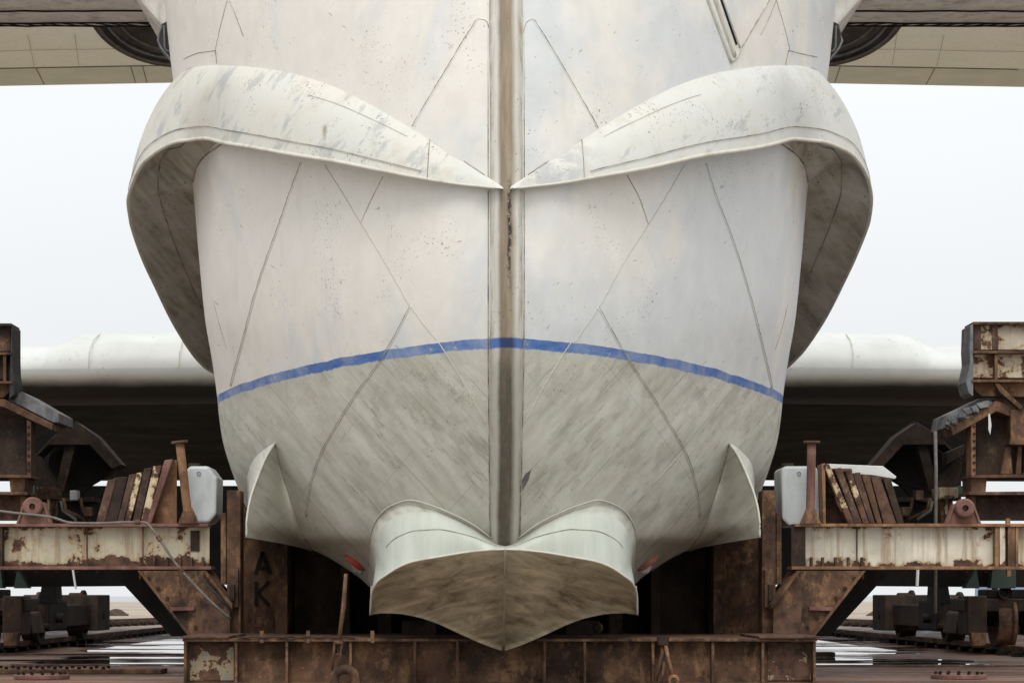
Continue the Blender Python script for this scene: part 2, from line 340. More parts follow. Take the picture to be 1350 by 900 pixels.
# ------------------------------------------------------------------ mesh helpers
class MB:
    def __init__(s): s.v, s.f, s.mi = [], [], []
    def add(s, verts, faces, mi=0):
        o = len(s.v); s.v += [Vector(q) for q in verts]
        s.f += [[i + o for i in q] for q in faces]; s.mi += [mi] * len(faces); return s
    def box(s, a, b, mi=0):
        x0, y0, z0 = a; x1, y1, z1 = b
        return s.add([(x0, y0, z0), (x1, y0, z0), (x1, y1, z0), (x0, y1, z0), (x0, y0, z1), (x1, y0, z1), (x1, y1, z1), (x0, y1, z1)],
                     [(0, 3, 2, 1), (4, 5, 6, 7), (0, 1, 5, 4), (1, 2, 6, 5), (2, 3, 7, 6), (3, 0, 4, 7)], mi)
    def pbox(s, x0, y0, x1, y1, Y, d, mi=0):
        """box whose front face covers the photo rectangle at depth Y"""
        a = P(x0, y1, Y); b = P(x1, y0, Y)
        return s.box((a.x, Y, a.z), (b.x, Y + d, b.z), mi)
    def prism(s, pts, dy, mi=0):
        """pts: 3-D outline facing the viewer, pushed back by dy"""
        n_ = len(pts); dy = Vector((0, dy, 0)) if not isinstance(dy, Vector) else dy
        v = [Vector(q) for q in pts]; v += [q + dy for q in v]
        f = [list(range(n_)), list(range(2 * n_ - 1, n_ - 1, -1))] + [[i, i + n_, (i + 1) % n_ + n_, (i + 1) % n_] for i in range(n_)]
        return s.add(v, f, mi)
    def pprism(s, pts, Y, d, mi=0): return s.prism([P(a, b, Y) for a, b in pts], d, mi)
    def grid(s, rows, mi=0, flip=False):
        nr, nc = len(rows), len(rows[0]); v = [q for r in rows for q in r]; f = []
        for i in range(nr - 1):
            for j in range(nc - 1):
                q = [i * nc + j, i * nc + j + 1, (i + 1) * nc + j + 1, (i + 1) * nc + j]
                f.append(q[::-1] if flip else q)
        return s.add(v, f, mi)
    def tube(s, pts, r, seg=8, mi=0, cap=True):
        pts = [Vector(q) for q in pts]; rings = []
        for i, q in enumerate(pts):
            d = (pts[min(i + 1, len(pts) - 1)] - pts[max(i - 1, 0)]).normalized()
            u = d.cross(Vector((0, 0, 1)))
            if u.length < .05: u = d.cross(Vector((1, 0, 0)))
            u.normalize(); w = u.cross(d)
            rr = r[i] if isinstance(r, (list, tuple)) else r
            rings.append([q + (u * math.cos(6.28318 * k / seg) + w * math.sin(6.28318 * k / seg)) * rr for k in range(seg)])
        v = [q for g in rings for q in g]; f = []
        for i in range(len(pts) - 1):
            for k in range(seg):
                f.append([i * seg + k, i * seg + (k + 1) % seg, (i + 1) * seg + (k + 1) % seg, (i + 1) * seg + k])
        if cap: f += [list(range(seg))[::-1], [(len(pts) - 1) * seg + k for k in range(seg)]]
        return s.add(v, f, mi)
    def lathe(s, prof, c, axis, seg=32, mi=0):
        """prof: (radius, along) pairs turned about axis through c"""
        axis = Vector(axis).normalized(); u = axis.cross(Vector((0, 0, 1)))
        if u.length < .05: u = axis.cross(Vector((1, 0, 0)))
        u.normalize(); w = u.cross(axis); c = Vector(c)
        rows = [[c + axis * h + (u * math.cos(2 * math.pi * k / seg) + w * math.sin(2 * math.pi * k / seg)) * r for k in range(seg + 1)] for r, h in prof]
        return s.grid(rows, mi)
    def mirror(s):
        m = MB(); m.v = [Vector((-q.x, q.y, q.z)) for q in s.v]; m.f = [g[::-1] for g in s.f]; m.mi = list(s.mi); return m
    def build(s, name, mats, parent=None, smooth=False, bevel=0, weld=False, solid=0):
        if not isinstance(mats, (list, tuple)): mats = [mats]
        o0 = Vector((0, 0, 0)); q = parent
        while q is not None: o0 += q.location; q = q.parent
        me = bpy.data.meshes.new(name); me.from_pydata([v - o0 for v in s.v], [], s.f)
        for m in mats: me.materials.append(m)
        for p_, mi in zip(me.polygons, s.mi): p_.material_index = mi; p_.use_smooth = smooth
        if weld:
            bm = bmesh.new(); bm.from_mesh(me); bmesh.ops.remove_doubles(bm, verts=bm.verts, dist=.0008); bm.to_mesh(me); bm.free()
        me.update(); o = bpy.data.objects.new(name, me); COL.objects.link(o)
        if parent is not None: o.parent = parent
        if bevel:
            b = o.modifiers.new('edge', 'BEVEL'); b.width = bevel; b.segments = 2; b.limit_method = 'ANGLE'; b.angle_limit = R(40)
        if solid:
            b = o.modifiers.new('thick', 'SOLIDIFY'); b.thickness = solid; b.offset = -1
        return o

def thing(name, label, cat, loc, group=None):
    o = bpy.data.objects.new(name, None); COL.objects.link(o); o.location = loc
    return tag(o, label, cat, group)
def tag(o, label, cat, group=None):
    o['label'] = label; o['category'] = cat
    if group: o['group'] = group
    return o

def pchip(xs, ys):
    n_ = len(xs); h = [xs[i + 1] - xs[i] for i in range(n_ - 1)]; d = [(ys[i + 1] - ys[i]) / h[i] for i in range(n_ - 1)]
    m = [d[0]] + [0 if d[i - 1] * d[i] <= 0 else 2 * d[i - 1] * d[i] / (d[i - 1] + d[i]) for i in range(1, n_ - 1)] + [d[-1]]
    def f(x):
        if x <= xs[0]: return ys[0] + m[0] * (x - xs[0])
        if x >= xs[-1]: return ys[-1] + m[-1] * (x - xs[-1])
        i = max(k for k in range(n_ - 1) if xs[k] <= x); t = (x - xs[i]) / h[i]
        return (ys[i] * (1 + 2 * t) * (1 - t) ** 2 + m[i] * h[i] * t * (1 - t) ** 2 + ys[i + 1] * t * t * (3 - 2 * t) + m[i + 1] * h[i] * t * t * (t - 1))
    return f
def curve(pts, n_):
    """smooth resampling of a list of tuples, by chord length"""
    t = [0]
    for a, b in zip(pts, pts[1:]): t.append(t[-1] + max(1e-4, math.dist(a, b)))
    fs = [pchip(t, [p[k] for p in pts]) for k in range(len(pts[0]))]
    return [tuple(f(t[-1] * i / (n_ - 1)) for f in fs) for i in range(n_)]
def pairs(pts, n_):
    """smooth resampling keeping the list index as parameter, so several lists stay matched"""
    t = list(range(len(pts))); fs = [pchip(t, [p[k] for p in pts]) for k in range(len(pts[0]))]
    return [tuple(f((len(pts) - 1) * i / (n_ - 1)) for f in fs) for i in range(n_)]

# ------------------------------------------------------------------ hull form
E = pchip([-320, -80, 0, 60, 105, 190, 240, 340, 420, 480, 520, 550, 580, 612, 640, 660, 690, 707, 713, 720, 732, 748, 762, 775, 790, 802],
          [212, 214, 218, 223.5, 229, 246, 254, 263, 271, 281, 286.5, 289.5, 294, 303, 313, 321, 337, 352, 370, 400, 428, 455, 475, 490, 530, 600])
LENF = pchip([-400, 500, 570, 640, 707, 748, 775, 810], [5.5, 5.5, 5.32, 4.92, 4.3, 3.8, 3.4, 2.8])
def Y0(py):
    return 20.02 + (1.15 * ((py - 330) / 395) ** 2 if py > 330 else .25 * ((330 - py) / 330) ** 2)
def hf(s_): return .74 * s_ ** 1.5 + .26 * (1 - math.sqrt(max(0, 1 - s_ * s_)))
def Xe(py): return -(CX + (E(py) - VX) / F * (Y0(py) + LENF(py)))
def hull(s_, py):
    Y = Y0(py) + LENF(py) * hf(s_)
    return Vector((-s_ * Xe(py), Y, CZ + (VY - py) / F * Y))
def H(px, py, out=0.0):
    """point of the port side of the hull seen at a photo pixel, moved towards the viewer by out metres"""
    lo, hi = 0.0, 1.0
    for _ in range(40):
        s_ = (lo + hi) / 2; q = hull(s_, py)
        x = VX + (q.x - CX) / q.y * F
        if x > px: lo = s_
        else: hi = s_
    return P(px, py, hull((lo + hi) / 2, py).y - out)

boat = thing('flying_boat', 'huge white flying boat bow with blue waterline stripe resting in a rusty cradle', 'flying boat', (0, 21, 0))

pys = [-320 + i * 40 for i in range(6)] + [-80 + i * 7.5 for i in range(12)] + [10 + i * 6.0 for i in range(116)] + [706 + i * 3 for i in range(33)]
pys = sorted(set(p for p in pys if p <= 802))
NS = 80
ss = [math.sin(math.pi / 2 * i / NS) for i in range(NS + 1)]
hb = MB(); rows = []
AFT = (.5, 1.5, 4, 9, 18, 30, 42)
for py in pys:
    left = [hull(s_, py) for s_ in ss]
    e = left[-1]
    left += [Vector((e.x * (1 - .004 * d), e.y + d, e.z + (.01 if py < 690 else .045) * d)) for d in AFT]
    row = left[::-1] + [Vector((-q.x, q.y, q.z)) for q in left[1:]]
    rows.append(row)
hb.grid(rows)
# deck and flat keel closing, tail end
top = [Vector((q.x * .55, q.y + .5, q.z + .55)) for q in rows[0]]
hb.grid([[Vector((0, q.y + .5, q.z + .8)) for q in rows[0]], top, rows[0]])
hb.grid([rows[-1], [Vector((q.x * .05, q.y + .3, q.z)) for q in rows[-1]]])
hb.build('hull', M['hull'], boat, smooth=True, weld=True)

# stem column
sr = []
for i in range(140):
    py = -320 + i * (1046 / 139)
    q = hull(0, py); w_ = .155 if py < 480 else .155 - .02 * (py - 480) / 245
    w_ *= 1 + .06 * math.exp(-((py - 40) / 60) ** 2)
    ring = []
    for k in range(21):
        a = math.pi * k / 20; ca, sa = math.cos(a), math.sin(a)
        ring.append(Vector((-w_ * math.copysign(abs(ca) ** .8, ca), q.y + .13 - .23 * sa ** .75, q.z)))
    sr.append(ring)
st = MB(); st.grid(sr); st.build('stem', M['stem'], boat, smooth=True)

# ------------------------------------------------------------------ seams on the plating
def seam(pts, r=.0075, wig=.8, n_=64, out=.0):
    c = curve(pts, n_); rnd = random.Random(len(pts) * 31 + int(pts[0][0]))
    return [H(a + rnd.uniform(-wig, wig) * .55, b, out) for a, b in c]
dark = [
    [(396, 214), (384, 247), (362, 310), (340, 372), (320, 445), (303, 508)],
    [(505, 233), (490, 262), (476, 293)],
    [(541, 402), (505, 468), (468, 520), (445, 556), (422, 598), (408, 640), (402, 680)],
    [(647, 44), (640, 27), (631, 25), (622, 36), (585, 96), (543, 166)],
    [(300, 0), (290, 38), (284, 66)], [(284, 67), (286, 84)], [(284, 67), (262, 70), (242, 78)],
    [(364, 592), (372, 620), (380, 650), (393, 692), (409, 722)],
    [(282, 400), (290, 430), (299, 460)],
    [(290, 540), (298, 572), (308, 600)], [(303, 2), (312, 24), (321, 48)],
    [(424, 597), (455, 632), (494, 672)],
]
tan = [[(428, 217), (452, 255), (476, 295), (510, 350), (540, 402), (575, 448)], [(579, 452), (612, 505), (640, 556)]]
k = 0
for src in (dark, tan):
    for pts in src:
        for sd in (0, 1):
            rj = random.Random(sd * 77 + int(pts[0][1]))
            pj = [(a + rj.uniform(-2.5, 2.5) * sd, b_ + rj.uniform(-3, 3) * sd) for a, b_ in pts]
            m = MB().tube(seam(pj), .0045 if src is dark else .0055, 6)
            if sd: m = m.mirror()
            so_ = m.build('plate_seam', M['seam'] if src is dark else M['tan'], boat)
            if src is dark and pts in (dark[0], dark[2], dark[3]):
                m = MB().tube(seam([(a + 2.0, b_ + .4) for a, b_ in pj], wig=.3, out=-.007), .0105, 8)
                (m.mirror() if sd else m).build('plate_lap', M['hull'], so_, smooth=True)
for sd in (0, 1):
    for (a, b, r_) in ((-60, 240, .006), (252, 716, .0055)):
        m = MB().tube([Vector((-.163 + .02 * max(0, py - 480) / 245, hull(.05, py).y - .004, hull(.05, py).z)) for py in range(a, b, 6)], r_, 6)
        if sd: m = m.mirror()
        m.build('stem_seam', M['seam'], boat)

# ------------------------------------------------------------------ spray shield (brow)
def hd(px, py, d): return (px, py, H(px, py).y - d)
Lp = [(664, 249, 19.82), hd(600, 242, .12), hd(560, 236, .22), hd(500, 225, .38), hd(430, 211, .55), hd(360, 199, .72), hd(300, 189, .85),
      (270, 184, 23.75), (240, 186, 23.95), (210, 197, 24.25), (189, 215, 24.6), (175, 241, 25.05), (169.5, 267, 25.5), (172, 292, 26.0), (186, 336, 26.9), (206, 381, 27.9), (232, 431, 29.1), (256, 470, 30.2), (278, 490, 31.3), (300, 500, 32.6)]
Ap = [(662, 246, 19.86), hd(600, 205, -.03), hd(563, 180, -.03), hd(500, 142, -.03), hd(430, 108, -.03), hd(370, 92, -.03), hd(320, 86, -.03),
      hd(288, 85, -.03), hd(262, 87, -.03), hd(243, 94, -.03), (229.5, 106, 25.6), (214, 132, 25.9), (194, 172, 26.1), (180, 212, 26.3)]
Ap += [(x + 5, y - 18, Y + .35) for x, y, Y in Lp[14:]]
Up = [(663, 248.5, 19.88), hd(600, 240, -.02), hd(560, 234, -.02), hd(500, 223, -.02), hd(430, 209, -.02), hd(360, 197, -.02), hd(302, 188, -.02),
      hd(284, 196, -.02), hd(269, 207, -.02), hd(259, 222, -.02), hd(254.5, 240, -.03)]
def pix(v): return (VX + (v.x - CX) / v.y * F, VY - (v.z - CZ) / v.y * F, v.y)
for (x, y, Y) in Lp[11:]:
    q = P(x, y, Y); py_ = min(480, y + 30); xx = -Xe(py_) * .985
    Up.append(pix(Vector((xx, max(Y + .3, Y0(py_) + LENF(py_) + .2), q.z + .25))))
NB_ = 110
L_ = [P(*q) for q in pairs(Lp, NB_)]; A_ = [P(*q) for q in pairs(Ap, NB_)]; U_ = [P(*q) for q in pairs(Up, NB_)]
for sd in (0, 1):
    topm, und, bead, ln = MB(), MB(), MB(), MB()
    rows, rowsu, seamline, seam2 = [], [], [], []
    rw = random.Random(20 + sd); ph = [(rw.uniform(.15, .6), rw.uniform(0, 6), rw.uniform(.002, .006)) for _ in range(5)]
    LW = [q + Vector((sum(a_ * math.sin(f_ * i + p_) for f_, p_, a_ in ph), 0, sum(a_ * math.cos(f_ * i * 1.2 + p_) for f_, p_, a_ in ph))) * min(1, i / 40) for i, q in enumerate(L_)]
    for i in range(NB_):
        a, l, u = A_[i], LW[i], U_[i]; t = i / (NB_ - 1) * (len(Lp) - 1)
        amp = .16 * min(1, t / 6) * (1 if t < 11 else max(.2, 1 - (t - 11) / 3))
        # behind the outer roll the skin returns to the hull side
        back = Vector((-Xe(min(470, 120 + max(0, t - 9) * 40)) * .97, a.y + 1.6, a.z - .05)) if t > 9.5 else a + Vector((.02, .12, 0))
        row = [back]
        for j in range(13):
            w_ = j / 12; q = a.lerp(l, w_); b = amp * math.sin(math.pi * w_) ** .9
            row.append(q + Vector((-.25 * b if t > 7 else 0, -b * (.75 if t < 8 else .5), b * .55)))
        rows.append(row)
        seamline.append(row[12] * .72 + row[11] * .28 + Vector((-.006 if t > 9 else 0, -.012, .006)))
        seam2.append(row[5] + Vector((0, -.008, .004)))
        ru = []
        for j in range(11):
            w_ = j / 10; q = l.lerp(u, w_)
            ru.append(q + Vector((-.10 if t > 9 else 0, .06, .14 if t < 12 else .06)) * (math.sin(math.pi * w_) * min(1, t / 8)))
        rowsu.append(ru)
    topm.grid(rows); und.grid(rowsu, flip=True)
    bead.tube(LW[1:], [.010 + .011 * min(1, i / 25) if i < 75 else .018 for i in range(NB_ - 1)], 8)
    ln.tube(seamline[12:70], .004, 6); 
    if sd: topm, und, bead, ln = topm.mirror(), und.mirror(), bead.mirror(), ln.mirror()
    sh = topm.build('spray_shield', M['shield'], boat, smooth=True)
    und.build('shield_underside', M['under'], sh, smooth=True)
    bead.build('shield_lip', M['bead'], sh, smooth=True)
    ln.build('shield_seam', M['seam'], sh)
    m = MB().tube([rows[int(NB_ * 2.05 / 19)][j] + Vector((0, -.003, .002)) for j in range(1, 14)], .004, 6)
    m2 = MB().tube([U_[i] + Vector((0, -.03, -.005)) for i in range(36, 66)], .009, 6)
    es = MB().tube([rows[i][1] + Vector((0, -.006, .002)) for i in range(2, 52)], .0035, 6); (es.mirror() if sd else es).build('shield_seam', M['seam'], sh)
    c5 = [rows[i][5] + Vector((0, -.006, .004)) for i in range(14, 26)]
    m3 = MB().tube(c5, .0018, 5)
    m4 = MB().tube([rowsu[i][5] + Vector((0, -.01, -.012)) for i in range(44, 100)], .006, 6)
    for q in (m, m2, m3, m4):
        (q.mirror() if sd else q).build('shield_seam', M['seam'], sh)

# ------------------------------------------------------------------ pale step under the bow
arc = [(486, 745), (486.5, 722), (490, 698), (502, 677), (519, 665), (541, 659), (566, 665), (594, 676), (622, 690), (652, 712)]
pal = [(495, 768), (496, 728), (502, 702), (515, 687), (541, 676), (569, 676), (594, 684), (622, 698), (652, 717)]
lipb = [(488, 810, 21.95), (490, 782, 21.6), (496, 768, 21.42), (510, 757, 21.28), (526, 747, 21.17), (544, 740, 21.08), (582, 733, 20.97), (619, 727, 20.88), (653, 724, 20.82), (668, 723.5, 20.80)]
vbot = [(488, 810, 22.0), (505, 808, 22.05), (523, 808.5, 22.08), (550, 813, 22.1), (575, 821, 22.13), (606, 835, 22.16), (638, 849, 22.2), (661.5, 857.5, 22.22)]
NSX = 48
def tomid(pts, xm=0.0):
    """last point snapped to the centre plane"""
    pts[-1] = Vector((xm, pts[-1].y, pts[-1].z)); return pts
lip3 = tomid([P(*q) for q in curve(lipb, NSX)]); v3 = tomid([P(*q) for q in curve(vbot, NSX)])
arc3 = [H(a, b, .0) for a, b in curve([(485, 764)] + arc + [(664, 718)], NSX)]; arc3[-1] = Vector((0, arc3[-1].y, arc3[-1].z))
lipc = curve([(490, 786, 21.62)] + lipb[2:], NSX); lip3b = tomid([P(*q) for q in lipc])
palc = curve([(494.5, 778)] + pal + [(664, 720)], NSX)
up = MB(); rr = []
for i in range(NSX):
    a, l = arc3[i], lip3b[i]; ppx, ppy = palc[i]
    mid = P(ppx, ppy, a.y * .62 + l.y * .38); 
    if i == NSX - 1: mid.x = 0
    row = []
    for j in range(15):
        w_ = j / 14
        if w_ < .5: q = a.lerp(mid, w_ * 2) + Vector((0, .10 * math.sin(math.pi * w_ * 2), 0)) * min(1, (NSX - 1 - i) / 8)
        else: q = mid.lerp(l, w_ * 2 - 1) + Vector((-.015, -.04, .015)) * (math.sin(math.pi * (w_ * 2 - 1)) * min(1, (NSX - 1 - i) / 8))
        row.append(q)
    rr.append(row)
def both(mb):
    b = MB(); b.v, b.f, b.mi = list(mb.v), [list(q) for q in mb.f], list(mb.mi); m = mb.mirror(); b.add(m.v, m.f); b.mi = list(mb.mi) * 2; return b
up.grid([[r[j] for j in range(7)] for r in rr], 1); up.grid([[r[j] for j in range(6, 15)] for r in rr], 0)
stp = both(up).build('bow_step', [M['step'], M['hull']], boat, smooth=True, weld=True)
lo = MB(); rows = []
for i in range(NSX):
    a, b = lip3[i], v3[i]
    rows.append([a.lerp(b, j / 16) + Vector((0, .10, .06)) * (math.sin(math.pi * j / 16) * min(1, (NSX - 1 - i) / 20)) for j in range(17)])
lo.grid(rows)
lo.grid([v3, [q + Vector((0, .03, 0)) for q in v3], [Vector((q.x, q.y + .06, 1.0)) for q in v3]])
lo.grid([[lip3[i] for i in range(0, 8)], [Vector((lip3[i].x + .02, 23.2, lip3[i].z)) for i in range(0, 8)]])
both(lo).build('planing_bottom', M['stepbelow'], stp, smooth=True, weld=True)
lb = MB().tube(lip3, .010, 6); both(lb).build('step_lip', M['bead'], stp, smooth=True)
MB().tube([lip3[-1].lerp(v3[-1], j / 10) + Vector((0, .006, 0)) for j in range(11)], .016, 8).build('keel_ridge', M['stepbelow'], stp, smooth=True)
wb = MB().tube([H(a, b, .01) for a, b in curve(arc, 50)], .008, 8); both(wb).build('weld_bead', M['weld'], stp, smooth=True)
fl = MB().tube([rr[i][10] + Vector((0, -.004, .004)) for i in range(13, 46)], .003, 6); both(fl).build('step_seam', M['seam'], stp)

# ------------------------------------------------------------------ flared chine plates
lipq = [(362.5, 584), (351, 602), (340, 628), (331, 654), (326.5, 675), (325, 692), (325, 708)]
crq = [(363, 588), (366, 604), (373, 630), (383, 660), (393, 690), (402, 712), (412, 727)]
oq = [(361, 583), (346, 594), (331, 611), (325.5, 636), (326, 655), (328, 675), (331, 700)]
NQ = 28
for sd in (0, 1):
    l3 = []
    for i, (a, b) in enumerate(curve(lipq, NQ)):
        l3.append(P(a, b, H(362, 586).y - 1.2 * math.sin(math.pi * .5 * i / (NQ - 1)) ** .8 + .25 * i / (NQ - 1)))
    c3 = [H(a, b, .015) for a, b in curve(crq, NQ)]
    o3 = [H(a, b, .01) for a, b in curve(oq, NQ)]
    m = MB(); rows = []
    for i in range(NQ):
        rows.append([l3[i].lerp(c3[i], j / 12) + Vector((.09, .6, .0)) * (math.sin(math.pi * j / 12) * i / NQ) for j in range(13)])
    m.grid(rows)
    m.grid([[o3[i].lerp(l3[i], j / 5) for j in range(6)] for i in range(NQ)])
    # closing underside
    bot = rows[-1]; m.grid([bot, [Vector((min(q.x + .05, -2.0), max(q.y + 1.2, 26), q.z + .03)) for q in bot]])
    cp = (m.mirror() if sd else m).build('chine_plate', M['hull'], boat, smooth=True)
    m = MB().tube(l3, .012, 6); (m.mirror() if sd else m).build('chine_lip', M['weld'], cp, smooth=True)

# red scoops low on each side, hatch rails, small fittings
for sd in (0, 1):
    a = [H(456, 732, .03), H(461, 735, .07), H(468, 740, .08), H(475, 746, .06), H(480, 751, .02)]
    m = MB().tube(a, [.018, .045, .052, .045, .015], 10)
    (m.mirror() if sd else m).build('water_intake_cover', M['pink'] if sd else M['red'], boat, smooth=True)
    b = [H(464, 746, .02), H(471, 751, .05), H(477, 754, .02)]
    m = MB().tube(b, [.02, .05, .02], 8); (m.mirror() if sd else m).build('water_intake_lip', M['seam'] if not sd else M['tan'], boat, smooth=True)
def HR(px, py, out=0.0):
    """starboard side of the hull at a photo pixel"""
    lo_, hi_ = 0.0, 1.0
    for _ in range(40):
        s_ = (lo_ + hi_) / 2; q = hull(s_, py)
        if VX + (-q.x - CX) / q.y * F < px: lo_ = s_
        else: hi_ = s_
    q = hull((lo_ + hi_) / 2, py); return P(px, py, q.y - out)
m = MB()
for (a, b, r_, mi) in (((925, -20), (963, 82), .022, 0), ((945, -20), (975, 63), .016, 0), ((935, -20), (968, 74), .03, 1)):
    m.tube([HR(a[0] + (b[0] - a[0]) * t / 14, a[1] + (b[1] - a[1]) * t / 14, .0) for t in range(15)], r_, 8, mi)
m.tube([HR(963, 82, 0), HR(970, 77), HR(976, 64)], .018, 8, 0)
m.build('hatch_rail', [M['weld'], M['bead']], boat, smooth=True)
m = MB().tube([HR(949 + 22 * t / 12, -5 + 64 * t / 12, .012) for t in range(13)], .012, 6); m.build('hatch_gap', M['letter'], boat)
m = MB().tube([HR(976 + 42 * t / 12, 66 - 72 * t / 12, .0) for t in range(13)], .008, 6); m.build('hatch_seam', M['seam'], boat)

m = MB()
a = [HR(700, 620), HR(697, 632), HR(690, 645), HR(682, 652), HR(678, 664), HR(683, 652), HR(687, 636), HR(693, 624)]
m.prism([q + Vector((0, -.006, 0)) for q in a][::-1], .012); m.build('scrape_mark', M['hose'], boat)
# ------------------------------------------------------------------ wing, tail, engine pylons
prof = [(60, 4.05), (57, 4.55), (53, 4.60), (49, 4.58), (46, 4.60), (44, 4.66), (42.7, 4.76), (42.05, 4.88), (41.76, 5.06), (41.72, 5.34), (42.1, 5.74), (42.8, 5.99), (44.2, 6.16), (48, 6.2), (52, 6.05), (57, 5.45), (60.3, 4.25)]
cv = curve(prof, 60)
w = MB(); xs = [-15 + 30 * i / 120 for i in range(121)]
rows = []
for x in xs:
    dn = min(1, max(0, (abs(x) - 8.0) / .55)); dn = dn * dn * (3 - 2 * dn) * .24
    rows.append([Vector((x, y, z - .012 * max(0, abs(x) - 3) * (1 if y < 44 else .4) - (dn if z > 5.4 else 0))) for y, z in cv])
w.grid(rows)
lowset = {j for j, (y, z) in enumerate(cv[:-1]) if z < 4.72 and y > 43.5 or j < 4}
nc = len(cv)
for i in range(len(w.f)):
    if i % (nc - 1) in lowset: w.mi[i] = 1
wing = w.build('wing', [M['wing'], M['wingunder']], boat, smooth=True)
for xx in (-7.6, -5.9, 5.2, 6.8):
    MB().tube([Vector((xx, 41.72, 5.2)), Vector((xx + .02, 41.77, 5.5)), Vector((xx + .03, 42.09, 5.75)), Vector((xx + .05, 42.79, 5.96))], .009, 5).build('wing_seam', M['tan'], wing)
def flat_wing(prof_, x0, x1, dz, n_=16):
    rows = []
    for i in range(n_ + 1):
        x = x0 + (x1 - x0) * i / n_
        rows.append([Vector((x, y, z + dz * abs(x))) for y, z in prof_])
    return MB().grid(rows)
tailp = curve([(74.8, 19.02), (73, 19.02), (71, 19.06), (69.9, 19.18), (69.3, 19.4), (69.7, 19.6), (72, 19.7), (74.8, 19.5)], 30)
flat_wing(tailp, -20, 20, -.019).build('tailplane', M['tail'], boat, smooth=True)
for sx in (-1, 1):
    el_ = flat_wing([(77.75, 19.10), (74.86, 19.01), (74.86, 19.5), (77.75, 19.16)], sx * .3, sx * 20, -.019).build('elevator', M['elev'], boat)
    m = MB()
    for xx in (9.2, 11.6, 12.0, 15.2): m.tube([Vector((sx * xx, 74.95, 19.005 - .019 * xx)), Vector((sx * (xx + .25), 77.6, 19.09 - .019 * xx))], .016, 5)
    m.tube([Vector((sx * (8 + i), 74.82, 19.0 - .019 * (8 + i))) for i in range(11)], .016, 5)
    m.build('elevator_seam', M['hose'], el_)
    m = MB()
    for xx, ya in ((10.4, 71.2), (13.1, 70.6), (14.6, 70.6)): m.tube([Vector((sx * xx, ya, 19.035 - .019 * xx)), Vector((sx * (xx + .6), 74.6, 19.0 - .019 * xx))], .011, 5)
    m.tube([Vector((sx * (8 + i), 72.4 + .03 * (i % 3), 19.0 - .019 * (8 + i))) for i in range(11)], .011, 5)
    m.build('tailplane_seam', M['tan'], el_)
fin = MB().prism([Vector((-.25, 68, 7)), Vector((.25, 68, 7)), Vector((.25, 76, 18.8)), Vector((-.25, 76, 18.8))], 9.0); fin.build('tail_fin', M['wing'], boat)
for sd in (0, 1):
    m = MB()
    # long streaked underside, blunt rear face and rounded front
    pf = [(29.0, 8.36), (28.3, 8.22), (27.4, 8.18), (26.4, 8.25), (25.8, 8.55), (26.2, 8.9), (28.5, 9.1), (29.6, 8.9)]
    rows = []
    for i in range(13):
        x = -9.5 + 5.6 * i / 12
        rows.append([Vector((x, y, z)) for y, z in pf + pf[:1]])
    m.grid(rows)
    # flared root joining the hull
    rows = []
    for i in range(9):
        t = i / 8; x = -3.9 + .95 * t; g = 1 + 1.6 * t ** 2
        rows.append([Vector((x, 27.5 + (y - 27.5) * (1 + .1 * t), 8.6 + (z - 8.6) * g + .55 * t ** 2)) for y, z in pf + pf[:1]])
    m.grid(rows)
    py_ = (m.mirror() if sd else m).build('engine_pylon', M['pylon'], boat, smooth=False)
    s2 = MB()
    rr_ = random.Random(5 + sd)
    for i in range(26):
        x = -8.8 + i * .19 + rr_.uniform(-.04, .04)
        s2.tube([Vector((x, 28.33, 8.215)), Vector((x + .16, 28.98, 8.345))], .008, 5)
    for yv, zv in ((28.30, 8.212), (27.6, 8.18), (28.96, 8.345)):
        s2.tube([Vector((-9.4 + i * .25, yv + rr_.uniform(-.02, .02), zv - .004)) for i in range(22)], .012, 5)
    (s2.mirror() if sd else s2).build('pylon_seam', M['letter'], py_)
    nz = MB(); c = Vector((-4.35, 29.35, 8.60)); axis = Vector((0, .44, .9))
    nz.lathe([(.90, .8), (1.04, .3), (1.09, .06), (1.08, 0), (1.02, .0), (1.0, .12), (.93, .16), (.90, .05), (.86, .05), (.82, .2), (.52, .22), (.50, .10), (.44, .10), (.40, .3), (0, .32)], c, axis, 72)
    no_ = (nz.mirror() if sd else nz).build('engine_nozzle', M['nozzle'], boat, smooth=True)
    ax_ = axis.normalized(); u_ = Vector((1, 0, 0)); w2 = ax_.cross(u_)
    for rr2, mt in ((1.0, 'hose'), (.87, 'torn'), (.70, 'hose')):  # paler rings put the thin highlights of the nozzle into colour
        ring = MB().tube([c - ax_ * .01 + (u_ * math.cos(k * .1309) + w2 * math.sin(k * .1309)) * rr2 for k in range(49)], .022, 6, cap=False)
        (ring.mirror() if sd else ring).build('nozzle_ring', M[mt], no_, smooth=True)
    rt = MB().pprism([(160, -40), (176, -6), (190, 8), (204, 24), (216, 37), (228, 38), (228, -40)][::-1], 26.3, 2.3)
    (rt.mirror() if sd else rt).build('pylon_root', M['pylon'], boat, bevel=.05)
    br = MB()
    br.pprism([(213, 32), (221, 28), (229, 84), (222, 76), (209, 62), (207, 52)], 25.75, .35)
    br2 = MB().tube([P(216, 34, 25.7), P(217, 62, 25.7), P(219, 67, 25.7), P(226, 68, 25.7)], .012, 6)
    br3 = MB().tube([P(213, 33, 25.7), P(208, 54, 25.7), P(212, 63, 25.7), P(226, 80, 25.7)], .012, 6)
    b = (br.mirror() if sd else br).build('mooring_bracket', M['rubber'], boat)
    (br2.mirror() if sd else br2).build('bracket_rim', M['hose'], b); (br3.mirror() if sd else br3).build('bracket_rim', M['torn'], b)

